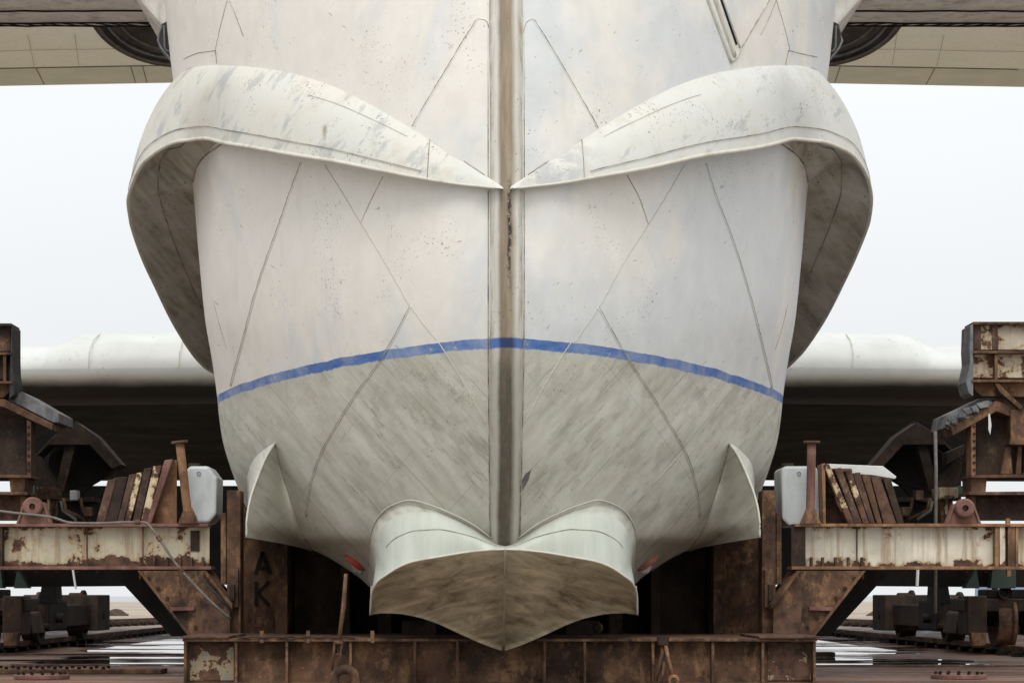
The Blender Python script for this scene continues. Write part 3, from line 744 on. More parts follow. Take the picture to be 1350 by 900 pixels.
# ------------------------------------------------------------------ docking cradle under the hull
YB = 22.45
cradle = thing('docking_cradle', 'rusty welded steel docking cradle with side beams carrying the flying boat', 'cradle', (0, YB, 0))
zt, zb = P(0, 845, YB).z, 0.02
xl, xr = P(241, 0, YB).x, P(1077, 0, YB).x
b = MB(); b.box((xl + .03, YB + .16, zb), (xr - .03, YB + .19, zt)); b.build('base_web', M['rust'], cradle)
MB().box((xl + .03, YB + 4.0, zb), (xr - .03, YB + 4.03, zt)).build('base_web', M['rust'], cradle)
for a, c in ((243, 306), (1010, 1072)):
    q0, q1 = P(a + 5, 0, YB).x, P(c, 0, YB).x
    MB().box((q0, YB + .150, zb + .02), (q1, YB + .157, zt - .02)).build('base_end_plate', M['whitewash'], cradle)
b = MB(); b.box((xl, YB - .02, zt), (xr, YB + 4.2, zt + .028)); b.box((xl, YB, zb - .02), (xr, YB + 4.2, zb)); bf = b.build('base_flange', M['rust'], cradle, bevel=.004)
for px in (244, 311, 378, 462, 547, 603, 718, 771, 861, 940, 1006, 1074):
    x = P(px, 0, YB).x
    MB().box((x - .014, YB + .004, zb + .002), (x + .014, YB + .158, zt - .002)).build('base_stiffener', M['rust'], cradle, bevel=.003)
# pale lids on both ends and loose strip along the flange edge
for a, c in ((240, 302), (1000, 1079)):
    MB().box((P(a, 0, YB).x, YB - .05, zt + .031), (P(c, 0, YB).x, YB + 1.6, zt + .055)).build('end_lid', M['whitewash'], cradle, bevel=.004)
m = MB().tube([P(px, 839 + (1.2 if i % 2 else 0), YB - .03) for i, px in enumerate(range(312, 470, 12))], .012, 6)
m.build('edge_strip', M['rustdark'], cradle)
for px in (406, 491, 345): MB().pbox(px - 2.5, 831, px + 2.5, 847, YB - .03, .05).build('clip', M['rust'], cradle, bevel=.003)
# uprights
YU = 25.35
def upright(x0, x1, py0, mat, Y=YU, d=.35, name='upright', py1=838):
    return MB().pbox(x0, py0, x1, py1, Y, d).build(name, mat, cradle, bevel=.006)
for sd in (0, 1):
    def MX(px, Y=YU):                       # the same place on the other side of the centre plane
        if not sd: return px
        return VX + (-(CX + (px - VX) / F * Y) - CX) / Y * F
    def up2(x0, x1, py0, mat, Y=YU, d=.35, py1=838, name='upright'):
        a, c = sorted((MX(x0, Y), MX(x1, Y))); return upright(a, c, py0, mat, Y, d, name, py1)
    up2(299, 317, 646, M['rust'], 24.3)
    up2(291, 298, 676, M['rust'], 24.35, .3, 770)
    up2(302, 314, 750, M['rust'], 24.2, .09, 800, 'lug'); up2(303, 309, 770, M['rustdark'], 24.12, .07, 792, 'lug')
    up2(318, 363, 640, M['rust'], 25.65, .05, 838, 'upright_web')
    up2(363, 379, 690, M['rust'], 25.2, .5)
    up2(380, 386, 690, M['iron_and_backing'], 25.65, .5); up2(386, 449, 690, M['rustdark'], 25.9, .06, 838, 'upright_web')  # narrow black strip stands in for the shade between the plates
    up2(449, 461, 735, M['rustdark'], 25.35, .5); up2(461, 500, 735, M['iron_and_backing'], 26.0, .06, 838, 'upright_web')
    up2(498, 516, 770, M['rustdark'], 25.6, .3); up2(530, 575, 818, M['rustdark'], 24.6, .3, 838, 'block')
    up2(496, 668, 740, M['iron_and_backing'], 26.1, .06, 838, 'cradle_dark_backing'); up2(316, 500, 690, M['iron_and_backing'], 26.4, .06, 838, 'cradle_dark_backing')  # dark backing added behind the uprights to black out bright gaps
    # gusset brace going out to the side beam
    YG = 24.0
    g = MB()
    def gp(pts, Y, d):
        q = [P(MX(a, Y), b_, Y) for a, b_ in pts]
        if sd: q = q[::-1]
        return MB().prism(q, d)
    br = gp([(184, 752), (268, 752), (303, 796), (303, 837), (250, 838)], YG + .05, .03).build('diagonal_brace', M['rust'], cradle)
    gp([(181, 752), (185.5, 752), (253, 838), (248, 838)], YG - .03, .75).build('brace_flange', M['rustbright'] if False else M['rust'], br, bevel=.004)
    gp([(266, 752), (271, 752), (306, 796), (306, 803)], YG - .03, .75).build('brace_flange', M['rust'], br, bevel=.004)
    gp([(146, 752), (182, 752), (250, 838), (226, 838)], YG + .9, .03).build('brace_web', M['iron_and_backing'], br)
    gp([(222, 800), (256, 799), (256, 804), (226, 805)], YG - .02, .06).build('brace_shelf', M['rustpink'], br, bevel=.004)
    gp([(264, 790), (303, 812), (303, 837), (268, 836)], YG + .035, .012).build('paint_patch', M['whitewash'], br)
    # side beam
    ys = 24.1; x_in, x_out = MX(274, ys), (MX(-150, ys))
    a, c = sorted((x_in, x_out)); za, zb_ = P(0, 694, ys).z, P(0, 746, ys).z
    X0, X1 = P(a, 0, ys).x, P(c, 0, ys).x
    sb = MB().box((X0, ys + .14, zb_), (X1, ys + .16, za)).build('side_beam', M['creambeam'] if not sd else M['creamclean'], cradle)
    MB().box((X0 - .0, ys, za + .001), (X1 + .0, ys + .36, za + .035)).build('beam_flange', M['rustpink'] if not sd else M['rustbright'], sb, bevel=.004)
    MB().box((X0 - .04, ys - .03, zb_ - .036), (X1 + .04, ys + .36, zb_ - .001)).build('beam_flange', M['rustpink'] if not sd else M['rustbright'], sb, bevel=.004)
    for px in ((186, 112) if not sd else (190,)):
        x = P(MX(px, ys), 0, ys).x; MB().box((x - .006, ys + .115, zb_), (x + .006, ys + .139, za)).build('beam_stiffener', M['rustbright'] if px == 186 else M['rust'], sb)
    for px in (184, 202, 219, 236, 251, 266):
        x = P(MX(px, ys), 0, ys).x
        MB().box((x - .012, ys + .06, zb_), (x + .012, ys + .139, zb_ + .10)).build('beam_rib', M['rust'], sb, bevel=.003)
        MB().prism([Vector((x - .01, ys + .02, zb_ - .037)), Vector((x - .01, ys + .02, zb_ - .14)), Vector((x + .01, ys + .02, zb_ - .14)), Vector((x + .01, ys + .02, zb_ - .037))][::1], .08).build('beam_rib', M['rust'], sb)
    if not sd:
        MB().pbox(251, 699, 263, 726, ys + .125, .012).build('rust_patch', M['rustdark'], sb)
        MB().pbox(-40, 694, 3, 746, ys + .02, .11).build('beam_rib', M['rustdark'], sb)
    else:
        for px0, px1, mt in ((1312, 1317, 'rustbright'), (1318, 1325, 'creamclean'), (1329, 1338, 'rust'), (1339, 1342.5, 'rustbright')):
            MB().pbox(px0, 694, px1, 746, ys + .02, .11).build('beam_rib', M[mt], sb, bevel=.003)
        MB().pbox(1043, 694, 1062, 746, ys + .05, .08).build('beam_end', M['rustdark'], sb, bevel=.006)
        MB().pbox(1327, 683, 1332, 692, ys - .02, .06).build('lug', M['rustbright'], sb); MB().pbox(1328, 748, 1333, 759, ys - .02, .06).build('lug', M['rustbright'], sb)
    for k_ in range(9):
        a_ = Vector((P(MX(20 + k_ * 27, ys), 0, ys).x, ys + .06, zb_ - .036))
        MB().lathe([(.0, -.03), (.02, -.03), (.02, .0)], a_, (0, 0, 1), 8).build('flange_bolt', M['rustdark'], sb)
    for k_ in range(6):
        t_ = k_ / 5; a_ = P(MX(196 + 62 * t_, YG), 762 + 64 * t_, YG + .045)
        MB().lathe([(.0, -.018), (.02, -.018), (.02, .01)], a_, (0, 1, 0), 8).build('brace_bolt', M['rustdark'], br)
    # pulley on the beam
    yp = ys + .05
    cx = P(MX(45.5, yp) if not sd else 1269.5, 0, yp).x; cz = P(0, 668 if not sd else 670, yp).z; zf = za + .036
    bk = MB().prism([Vector((cx - .185, yp - .02, zf)), Vector((cx + .175, yp - .02, zf)), Vector((cx + .10, yp - .02, cz + .04)), Vector((cx - .10, yp - .02, cz + .04))], .03)
    for s_ in (-1, 1): bk.prism([Vector((cx + s_ * .19, yp - .05, zf)), Vector((cx + s_ * .165, yp - .05, zf)), Vector((cx + s_ * .09, yp - .05, cz + .05)), Vector((cx + s_ * .112, yp - .05, cz + .05))][::s_], .14)
    bkt = bk.build('pulley_bracket', M['rustpink'], cradle, bevel=.003)
    pw = MB().lathe([(.035, -.09), (.035, -.13), (.085, -.13), (.105, -.115), (.105, -.02), (.085, -.01), (.03, -.01)], (cx, yp, cz), (0, 1, 0), 36)
    pw.lathe([(.0, -.07), (.036, -.07)], (cx, yp, cz), (0, 1, 0), 24)
    pw.build('pulley_wheel', M['rustpink'], bkt, smooth=False)
# letters on the upright web
def stroke(pts, Y, wd, obj, name='letter_stroke'):
    m = MB()
    for a, c in zip(pts, pts[1:]):
        A, B = P(*a, Y), P(*c, Y); d = (B - A).normalized(); nrm = Vector((-d.z, 0, d.x)) * wd
        m.prism([A - nrm, B - nrm, B + nrm, A + nrm], .012)
    return m
m = stroke([(337, 756), (346, 727), (356, 756)], 25.635, .022, None); t = stroke([(340, 748), (353, 748)], 25.633, .018, None); m.add(t.v, t.f)
m.build('letter_a', M['letter'], cradle)
m = stroke([(338, 766), (338, 798)], 25.635, .022, None); t = stroke([(355, 766), (340, 781), (355, 798)], 25.633, .02, None); m.add(t.v, t.f)
m.build('letter_k', M['letter'], cradle)

# ------------------------------------------------------------------ turnbuckles hanging in front of the base
tb = thing('turnbuckle', 'rusty turnbuckle chain with a round ring hanging left of the bow step', 'turnbuckle', P(452, 850, 22.3), 'turnbuckles hanging on the cradle front')
MB().tube([P(456, 756, 22.38), P(453, 800, 22.36), P(447, 842, 22.33)], [.018, .026, .02], 8).build('rod', M['rust'], tb, smooth=True)
m = MB()
for a, c in (((441, 846), (438, 882)), ((451, 848), (446, 884))): m.tube([P(*a, 22.3), P(*c, 22.28)], .012, 8)
m.tube([P(441, 862, 22.3), P(450, 862, 22.3)], .009, 6); m.tube([P(440, 846, 22.3), P(452, 848, 22.3)], .02, 8); m.tube([P(438, 884, 22.3), P(447, 884, 22.3)], .02, 8)
m.build('shackle', M['rust'], tb, smooth=True)
m = MB()
for px in (442, 453): m.pbox(px - 2.5, 845, px + 2, 862, 22.30, .07)
m.build('fork', M['iron_and_backing'], tb, bevel=.004)
MB().lathe([(.065, -.02), (.07, -.05), (.145, -.05), (.155, -.03), (.155, .03), (.145, .045), (.07, .045), (.065, .02), (.065, -.02)], P(455, 896, 22.27), (0, 1, .12), 40).build('ring', M['rust'], tb, smooth=True)
tb = thing('turnbuckle', 'rusty turnbuckle links splayed over the base flange right of the bow step', 'turnbuckle', P(880, 850, 22.3), 'turnbuckles hanging on the cradle front')
MB().tube([P(876, 842, 22.33), P(881, 868, 22.3), P(888, 894, 22.27)], .02, 8).build('rod', M['rustbright'], tb, smooth=True)
m = MB(); m.tube([P(870, 842, 22.36), P(874, 860, 22.34), P(864, 896, 22.32)], .024, 8); m.tube([P(876, 872, 22.32), P(872, 900, 22.3)], .015, 8)
m.build('link', M['rust'], tb, smooth=True)
MB().pprism([(866, 838), (883, 838), (881, 851), (868, 850)], 22.30, .06).build('shackle', M['rustdark'], tb, bevel=.006)
MB().lathe([(.03, -.03), (.055, -.03), (.06, 0), (.055, .03), (.03, .03), (.03, -.03)], P(888, 896, 22.25), (0, 1, .1), 24).build('ring', M['rustbright'], tb, smooth=True)
rg = tag(MB().lathe([(.025, -.03), (.05, -.03), (.058, 0), (.05, .03), (.025, .03), (.025, -.03)], P(788, 827, 23.4), (0, 1, .1), 24).build('shackle_ring', M['rust'], None, smooth=True), 'small pale shackle ring lying on the base behind the bow step', 'shackle')

# ------------------------------------------------------------------ loads on the side beams
ZF = P(0, 694, 24.1).z + .036
def plate(name, b0, b1, t0, t1, ytop, Y, d, mat, label, grp):
    B0, B1 = P(b0, 0, Y).x, P(b1, 0, Y).x; T0, T1 = P(t0, 0, Y).x, P(t1, 0, Y).x; zt_ = P(0, ytop, Y).z
    o = MB().prism([Vector((B0, Y, ZF)), Vector((B1, Y, ZF)), Vector((T1, Y, zt_)), Vector((T0, Y, zt_ - .01))], Vector((0, d, 0))).build(name, mat, None, bevel=.008)
    tag(o, label, 'steel plate', grp)
rows_l = [(126, 137, 142, 153, 631, 'rustplank', 'dull brown plate at the outer end of the slanting left row'),
          (137, 153, 150, 168, 628, 'rustdark', 'wide dark plate second from the outer end of the left row'),
          (154, 161, 170, 180, 624, 'rustplank', 'red brown plate leaning beside the dark wide plate in the left row'),
          (163, 170, 180, 188, 622, 'creamplank', 'cream streaked plate in the middle of the left row of plates'),
          (174, 183, 190, 200, 616, 'rustplank', 'purple brown plate between two cream plates of the left row'),
          (185, 193, 202, 213, 613, 'creamplank', 'cream plate with rust spots leaning nearest the thin edge plate on the left'),
          (193, 198, 217, 228, 605, 'rustpink', 'thin pinkish plate seen edge on before the triangular rust sheet')]
for i, (b0, b1, t0, t1, yt, mt, lb_) in enumerate(rows_l):
    plate('steel_plate', b0, b1 + 1, t0, t1, yt, 24.12 + .012 * (i % 2), .34, M[mt], lb_, 'plates leaning on the left beam')
plate('steel_plate', 199, 233, 224, 233, 606, 24.3, .03, M['rustbright'], 'broad orange rusted sheet standing behind the left leaning pipe post', 'plates leaning on the left beam')
rows_r = [(1118, 1127, 1086, 1093, 611, 'creamplank', 'narrow cream plate leaning nearest the right plastic tank'),
          (1127, 1137, 1100, 1109, 616, 'rustplank', 'brown plate with pale edge second from the right plastic tank'),
          (1138, 1146, 1114, 1122, 619, 'creamplank', 'bright cream edged plate third from the right plastic tank'),
          (1147, 1154, 1124, 1134, 622, 'rustplank', 'purple brown plate in the middle of the right row'),
          (1156, 1163, 1136, 1146, 625, 'rust', 'orange brown plate beyond the middle of the right row'),
          (1165, 1182, 1148, 1160, 627, 'whitewash', 'wide greyish green plate near the outer end of the right row'),
          (1183, 1192, 1164, 1174, 629, 'rustdark', 'dark brown plate at the outer end of the right row')]
for i, (b0, b1, t0, t1, yt, mt, lb_) in enumerate(rows_r):
    plate('steel_plate', b0, b1, t0, t1, yt, 24.12 + .012 * (i % 2), .34, M[mt], lb_, 'plates leaning on the right beam')
plate('steel_plate', 1085, 1089, 1083, 1088, 610, 24.15, .3, M['rustbright'], 'upright orange rusty strip standing against the right plastic tank', 'plates leaning on the right beam')
# plastic tanks
def tank(x0, x1, y0, y1, ch, label, mat):
    Y = 24.42
    t_ = thing('plastic_tank', label, 'tank', P((x0 + x1) / 2, y1, Y), 'plastic tanks on the cradle beams')
    ol = [(x0 + ch * .4, y0), (x1 - ch, y0), (x1, y0 + ch * 1.4), (x1 - 1, y1 - ch), (x1 - ch, y1), (x0 + ch, y1), (x0, y1 - ch), (x0 - 1, y0 + ch * .5)]
    o = MB().pprism(ol[::-1], Y, .62).build('body', mat, t_, smooth=False, bevel=.03)
    xm = (x0 + x1) / 2
    MB().lathe([(0, .045), (.06, .045), (.07, .03), (.07, -.01)], P(xm, y0, Y) + Vector((-.12, .3, 0)), (0, 0, 1), 20).build('cap', M['rustdark'], t_, smooth=False)
    MB().tube([P(xm - 4, y0 + 10, Y - .012) + Vector((.02 * math.cos(k * .5), 0, .02 * math.sin(k * .5))) for k in range(13)], .004, 5).build('embossed_ring', M['hose'], t_)
tank(246, 286, 614, 689, 11, 'milky grey plastic tank standing behind the leaning orange pipe post', M['plastic'])
tank(1031, 1084, 614, 693, 9, 'wide milky plastic tank standing behind the upright rusty pipe post', M['plastic'])
o = MB().pbox(1089, 617, 1124, 692, 24.5, .5).build('plastic_sheet', M['whitewash'], None, bevel=.02); tag(o, 'stained pale box standing behind the cream plates on the right', 'box')
o = MB().pprism([(1090, 611), (1164, 614), (1182, 628), (1180, 631), (1150, 626), (1090, 622)][::-1], 24.6, .5).build('white_board', M['palerod'], None, bevel=.006); tag(o, 'white board lying flat across the tops of the right plates', 'board')
# pipe posts
def post(top_, bot, cap, r_, mat, label):
    Y = 24.1
    t_ = thing('pipe_post', label, 'post', Vector((P(bot, 0, Y).x, Y, ZF)), 'pipe posts on the cradle beams')
    a = P(top_, 584, Y); c = Vector((P(bot, 0, Y).x, Y, ZF + .0)); a.y = Y - .03
    MB().tube([c.lerp(a, k / 6) for k in range(7)], [r_ * 1.05] + [r_] * 6, 16).build('pipe', mat, t_, smooth=True)
    d = (a - c).normalized()
    MB().lathe([(0, .0), (.09, 0), (.092, .012), (.088, .024), (0, .024)], a, d, 24).build('cap_plate', M['rust'], t_)
    f_ = MB()
    for s_ in (-1, 1): f_.prism([c + Vector((s_ * .035, -.03, 0)), c + Vector((s_ * .115, -.03, 0)), c + Vector((s_ * .04, -.03, .16)) + d * .02][::s_], .02)
    f_.prism([c + Vector((-.07, -.06, 0)), c + Vector((.07, -.06, 0)), c + Vector((.05, -.06, .13)), c + Vector((-.05, -.06, .13))], .02)
    f_.build('foot_gusset', M['rust'], t_)
post(237.5, 249, 0, .048, M['rustbright'], 'leaning orange rusted pipe post with flat round cap before the grey tank')
post(1069.5, 1068, 0, .048, M['rustpink'], 'upright brown pipe post with wide flat cap before the wide tank')
# hose
hs = curve([(-10, 672, 23.9), (20, 676, 23.9), (66, 681, 23.95), (95, 689, 23.98), (130, 689.5, 24.0), (170, 688, 24.0), (190, 688, 23.98), (205, 703, 23.95), (230, 740, 23.92), (258, 772, 23.9), (283, 797, 23.9), (304, 815, 23.95)], 60)
h = thing('hose', 'grey rubber hose lying on the left beam and dropping down to the base', 'hose', P(190, 690, 24))
MB().tube([P(*q) for q in hs], .0145, 8).build('tube', M['hose'], h, smooth=True)
for i in (30, 36, 44): MB().tube([P(*hs[i]), P(*hs[i + 1])], .028, 8).build('clamp', M['rust'], h)
h = tag(MB().tube([P(262, 760, 24.0), P(285, 782, 23.96), P(306, 806, 23.95)], .012, 8).build('cable', M['rubber'], None, smooth=True), 'thin black cable running under the hose to the left upright', 'cable')

# ------------------------------------------------------------------ support towers carrying the wing
for sd in (0, 1):
    YT = 28.0
    lb_ = ('rusty wing support tower with a plain brown curved pad head, left of the bow' if not sd else
           'rusty wing support tower with cream painted pad head and torn rubber, right of the bow')
    tw = thing('support_tower', lb_, 'support tower', P(0 if not sd else 1320, 785, YT), 'towers supporting the wing')
    def T(px, Y=YT):
        return px if not sd else VX + (-(CX + (px - VX) / F * Y) - CX) / Y * F
    def tp(pts, Y, d, mat, name, bevel=.008, parent=None):
        q = [P(T(a, Y), b_, Y) for a, b_ in pts]
        if not sd: q = q[::-1]
        # keep winding facing the viewer
        ar = sum(q[i].x * q[(i + 1) % len(q)].z - q[(i + 1) % len(q)].x * q[i].z for i in range(len(q)))
        if ar < 0: q = q[::-1]
        return MB().prism(q, d).build(name, mat, parent or tw, bevel=bevel)
    e = 14 if not sd else 29.5            # inner edge of the pad head, left-side pixels
    o_ = -90
    hm = M['rust'] if not sd else M['creampad']
    dy = 0 if not sd else -2
    hd_ = tp([(o_, 430 + dy), (e, 428 + dy), (e, 463 + dy), (o_, 463 + dy)], YT + .1, .4, hm, 'pad_head')
    tp([(o_, 468 + dy), (e, 468 + dy), (e + 2, 500 + dy), (o_, 500 + dy)], YT + .14, .36, hm if sd else M['rustdark'], 'pad_panel', parent=hd_)
    tp([(o_, 505 + dy), (e + 2, 505 + dy), (e - 2, 517 + dy), (e - 10, 524 + dy), (o_, 526 + dy)], YT + .14, .36, M['rust'], 'pad_panel', parent=hd_)
    for yy in (426, 464, 502):
        tp([(o_, yy + dy), (e + (3 if yy > 480 else 1), yy + dy), (e + (3 if yy > 480 else 1), yy + 3.5 + dy), (o_, yy + 3.5 + dy)], YT, .5, M['rust'], 'pad_flange', .003, hd_)
    for xx in ((4,) if not sd else (-2, -62)):
        tp([(xx, 468 + dy), (xx + 4, 468 + dy), (xx + 4, 502 + dy), (xx, 502 + dy)], YT + .03, .12, M['rust'], 'pad_rib', .003, hd_)
    if sd:
        tp([(-3, 505), (2, 505), (-4, 516), (-18, 528), (-32, 540), (-36, 536), (-20, 522)], YT + .02, .12, M['rust'], 'pad_rib', .003, hd_)
        tp([(20, 428), (29, 427), (29, 460), (20, 462)], YT + .085, .02, M['rustplank'], 'bare_patch', .002, hd_)
        tp([(-2, 427), (6, 427), (5, 461), (-3, 461)], YT + .085, .02, M['rustplank'], 'bare_patch', .002, hd_)
    # rubber facing
    rb = [(e + .8, 428 + dy), (e + 5, 431 + dy), (e + 6, 462 + dy), (e + 5, 480 + dy), (e + 8, 494 + dy), (e + 11, 505 + dy), (e + 7, 520 + dy), (e + 1, 524 + dy)] if sd else \
         [(e + .8, 428), (e + 2.5, 430), (e + 2.5, 470), (e + 3, 490), (e + 5, 503), (e + 4.5, 520), (e - 2, 526)]
    tp(rb, YT + .02, .5, M['torn'] if sd else M['rubber'], 'rubber_facing', .006)
    # sloping deck with rubber slab
    if not sd:
        tp([(o_, 520), (6, 526), (69, 558), (69, 567), (4, 536), (o_, 533)], YT + .1, .9, M['rust'], 'sloping_rail')
        tp([(10, 526), (29, 516), (77, 544), (78, 557), (70, 557)], YT + .25, 1.0, M['torn'], 'rubber_slab', .01)
    else:
        tp([(o_, 545), (-22, 536), (0, 528), (60, 562), (57, 574), (0, 542), (-20, 549), (o_, 553)], YT + .1, .9, M['rust'], 'sloping_rail')
        rs = random.Random(4)
        tp([(0, 524), (14, 522), (64, 546), (68, 564), (58, 566)], YT + .3, .9, M['torn'], 'rubber_slab', .012)
        m = MB()
        for i in range(26):
            a = rs.uniform(0, 1); c0 = P(T(8 + 56 * a), 528 + 32 * a + rs.uniform(-4, 5), YT + rs.uniform(.03, .28))
            s_ = rs.uniform(.03, .08); an = rs.uniform(0, 3)
            m.prism([c0 + Vector((math.cos(an + k * 1.6) * s_ * rs.uniform(.5, 1.5), 0, math.sin(an + k * 1.6) * s_ * .7)) for k in range(4)], .05)
        m.build('torn_strip', M['torn'], tw)
        tp([(8.5, 545), (10.5, 545), (10.5, 566), (8, 573), (6.5, 560)], YT - .02, .02, M['palerod'], 'icicle_strip', .002)
    # column: web panel with pale edge post
    tp([(o_, 532), (34, 552), (34, 626), (o_, 626)] if not sd else [(o_, 556), (-4, 548), (26, 562), (26, 628), (o_, 628)], YT + .35, .06, M['rustdark'], 'tower_web', .003)
    ex = 35 if not sd else 27
    tp([(ex, 553), (ex + 6, 556), (ex + 6, 628), (ex, 626)], YT + .12, .3, M['creamplank'] if not sd else M['rustbright'], 'edge_post')
    tp([(o_, 624), (ex + 6, 626), (ex + 6, 629.5), (o_, 629)], YT + .1, .6, M['rust'], 'tower_flange', .003)
    if sd:
        tp([(o_, 533), (-19, 540), (-19, 577), (-17, 586), (o_, 586)], YT + .06, .3, M['rust'], 'tower_panel')
        tp([(-19, 588), (-13, 588), (-6, 625), (-22, 625)], YT + .2, .3, M['rust'], 'tower_strut')
        for a in (-34, -45, -58): tp([(a, 588), (a + 5, 588), (a + 8, 625), (a + 1, 625)], YT + .25, .2, M['rust'] if a != -45 else M['creamplank'], 'tower_strut', .004)
    # legs below
    tp([(12, 629), (34, 629), (32, 652), (14, 652)], YT + .2, .5, M['rust'], 'tower_block')
    tp([(o_, 647), (36, 648), (36, 652), (o_, 652)], YT + .05, .6, M['rust'], 'tower_flange', .003)
    tp([(o_, 653), (28, 653), (28, 686), (o_, 686)], YT + .3, .05, M['creampad'] if not sd else M['rustdark'], 'tower_web', .003)
    tp([(27, 653), (34, 653), (34, 690), (27, 690)], YT + .15, .3, M['rustbright'] if not sd else M['rust'], 'tower_post')
    # back frames running toward the wing
    for (Y2, mt) in ((30.5, 'rustdark'),):
        tp([(41, 606), (70, 575), (100, 556), (128, 575), (160, 612), (148, 618), (118, 586), (64, 586), (43, 606)], Y2, .5, M[mt], 'back_frame')
        tp([(41, 612), (50, 600), (76, 642), (70, 652), (50, 652)], Y2 - .2, .3, M[mt], 'back_strut')
        tp([(86, 586), (100, 586), (84, 648), (72, 648)], Y2 + .1, .3, M[mt], 'back_strut')
        tp([(66, 586), (118, 586), (152, 616), (126, 636), (70, 652), (60, 640)], Y2 + .55, .1, M['iron_and_backing'], 'back_web')
        tp([(72, 560), (100, 554), (132, 575), (158, 610), (150, 622), (120, 640), (100, 660), (40, 660), (40, 580)], Y2 + 1.2, .1, M['iron_and_backing'], 'back_web', .003)
        if sd: tp([(38, 586), (62, 596), (62, 612), (40, 600)], Y2 - .4, .3, M['rustdark'], 'back_strut')
    tp([(48, 642), (73, 642), (73, 658), (48, 658)], 29.2, .5, M['creamplank'] if sd else M['whitewash'], 'bearing_box')
    tp([(55, 658), (72, 658), (70, 692), (54, 692)], 29.3, .3, M['rust'], 'bearing_leg'); tp([(62, 658), (65, 658), (65, 692), (62, 692)], 29.2, .1, M['creamplank'], 'bearing_leg')
    tp([(75, 660), (122, 658), (122, 692), (75, 692)], 30.4, .4, M['iron_and_backing'], 'tower_box')
    tp([(73, 656), (124, 655), (124, 661), (73, 661)], 30.3, .6, M['rustdark'], 'tower_flange', .003)
    tp([(36, 640), (47, 640), (47, 652), (36, 652)], 30.4, .3, M['green'], 'control_box')
    for k_, (a_, b_) in enumerate(((80, 100), (84, 112), (106, 118))):
        q_ = [P(T(a_, 30.2), 656, 30.2), P(T(a_ + 3, 30.2), 672, 30.2), P(T(b_, 30.2), 684, 30.2), P(T(b_, 30.2), 692, 30.2)]
        MB().tube(q_, .022, 8).build('pipe', M['rust'] if k_ else M['hose'], tw, smooth=True)
    tp([(92, 646), (102, 646), (102, 659), (92, 659)], 30.1, .2, M['plastic'] if not sd else M['whitewash'], 'valve_box', .01)
    tp([(110, 668), (121, 668), (121, 680), (110, 680)], 30.0, .2, M['rust'], 'valve_box', .01)
    for k_ in range(7):
        a_ = P(T(37.5 if not sd else 29.5, YT), 562 + k_ * 9.5, YT + .12)
        MB().lathe([(.0, -.02), (.016, -.02), (.016, .01)], a_, (0, 1, 0), 8).build('bolt', M['rustdark'], tw)
    # deep girder hidden behind the side beam and down to the bogie
    tp([(o_, 700), (190, 700), (168, 772), (o_, 774)], 30.6, .3, M['iron_and_backing'], 'lower_girder')
    tp([(90, 640), (312, 640), (312, 766), (90, 772)], 33.0, .4, M['iron_and_backing'], 'tower_dark_backing')  # dark backing added so the space behind the side beam reads black
    tp([(-30, 740), (0, 740), (4, 775), (-30, 775)], 30.3, .2, M['green'], 'green_panel')
    tp([(23, 748), (38, 775), (18, 775)], 30.2, .2, M['green'], 'green_panel')
    tp([(o_, 692), (155, 692), (155, 700), (o_, 700)], 28.2, 1.5, M['rustdark'], 'tower_deck')
    tp([(55, 770), (73, 770), (74, 788), (76, 795), (50, 795), (52, 788)], 33.5, .5, M['iron_and_backing'], 'bogie_pivot')
    tp([(58, 640), (74, 640), (74, 770), (58, 770)], 33.5, .5, M['iron_and_backing'], 'pivot_column')
# pale rods hanging under each beam, thin pole at the right tower
o = MB().tube([P(96, 750, 26), P(100, 776, 26)], .013, 8).build('hanging_rod', M['palerod'], None); tag(o, 'short pale rod slanting below the chipped left beam', 'rod')
o = MB().tube([P(1210, 749, 26), P(1209, 772, 26)], .018, 8).build('hanging_rod', M['palerod'], None); tag(o, 'short pale rod hanging upright below the clean cream beam', 'rod')
o = MB().tube([P(1233, 568, 27), P(1234, 620, 27), P(1233, 808, 27)], .022, 8).build('thin_pole', M['hose'], None, smooth=True); tag(o, 'thin grey pole standing upright inside the right support tower', 'pole')

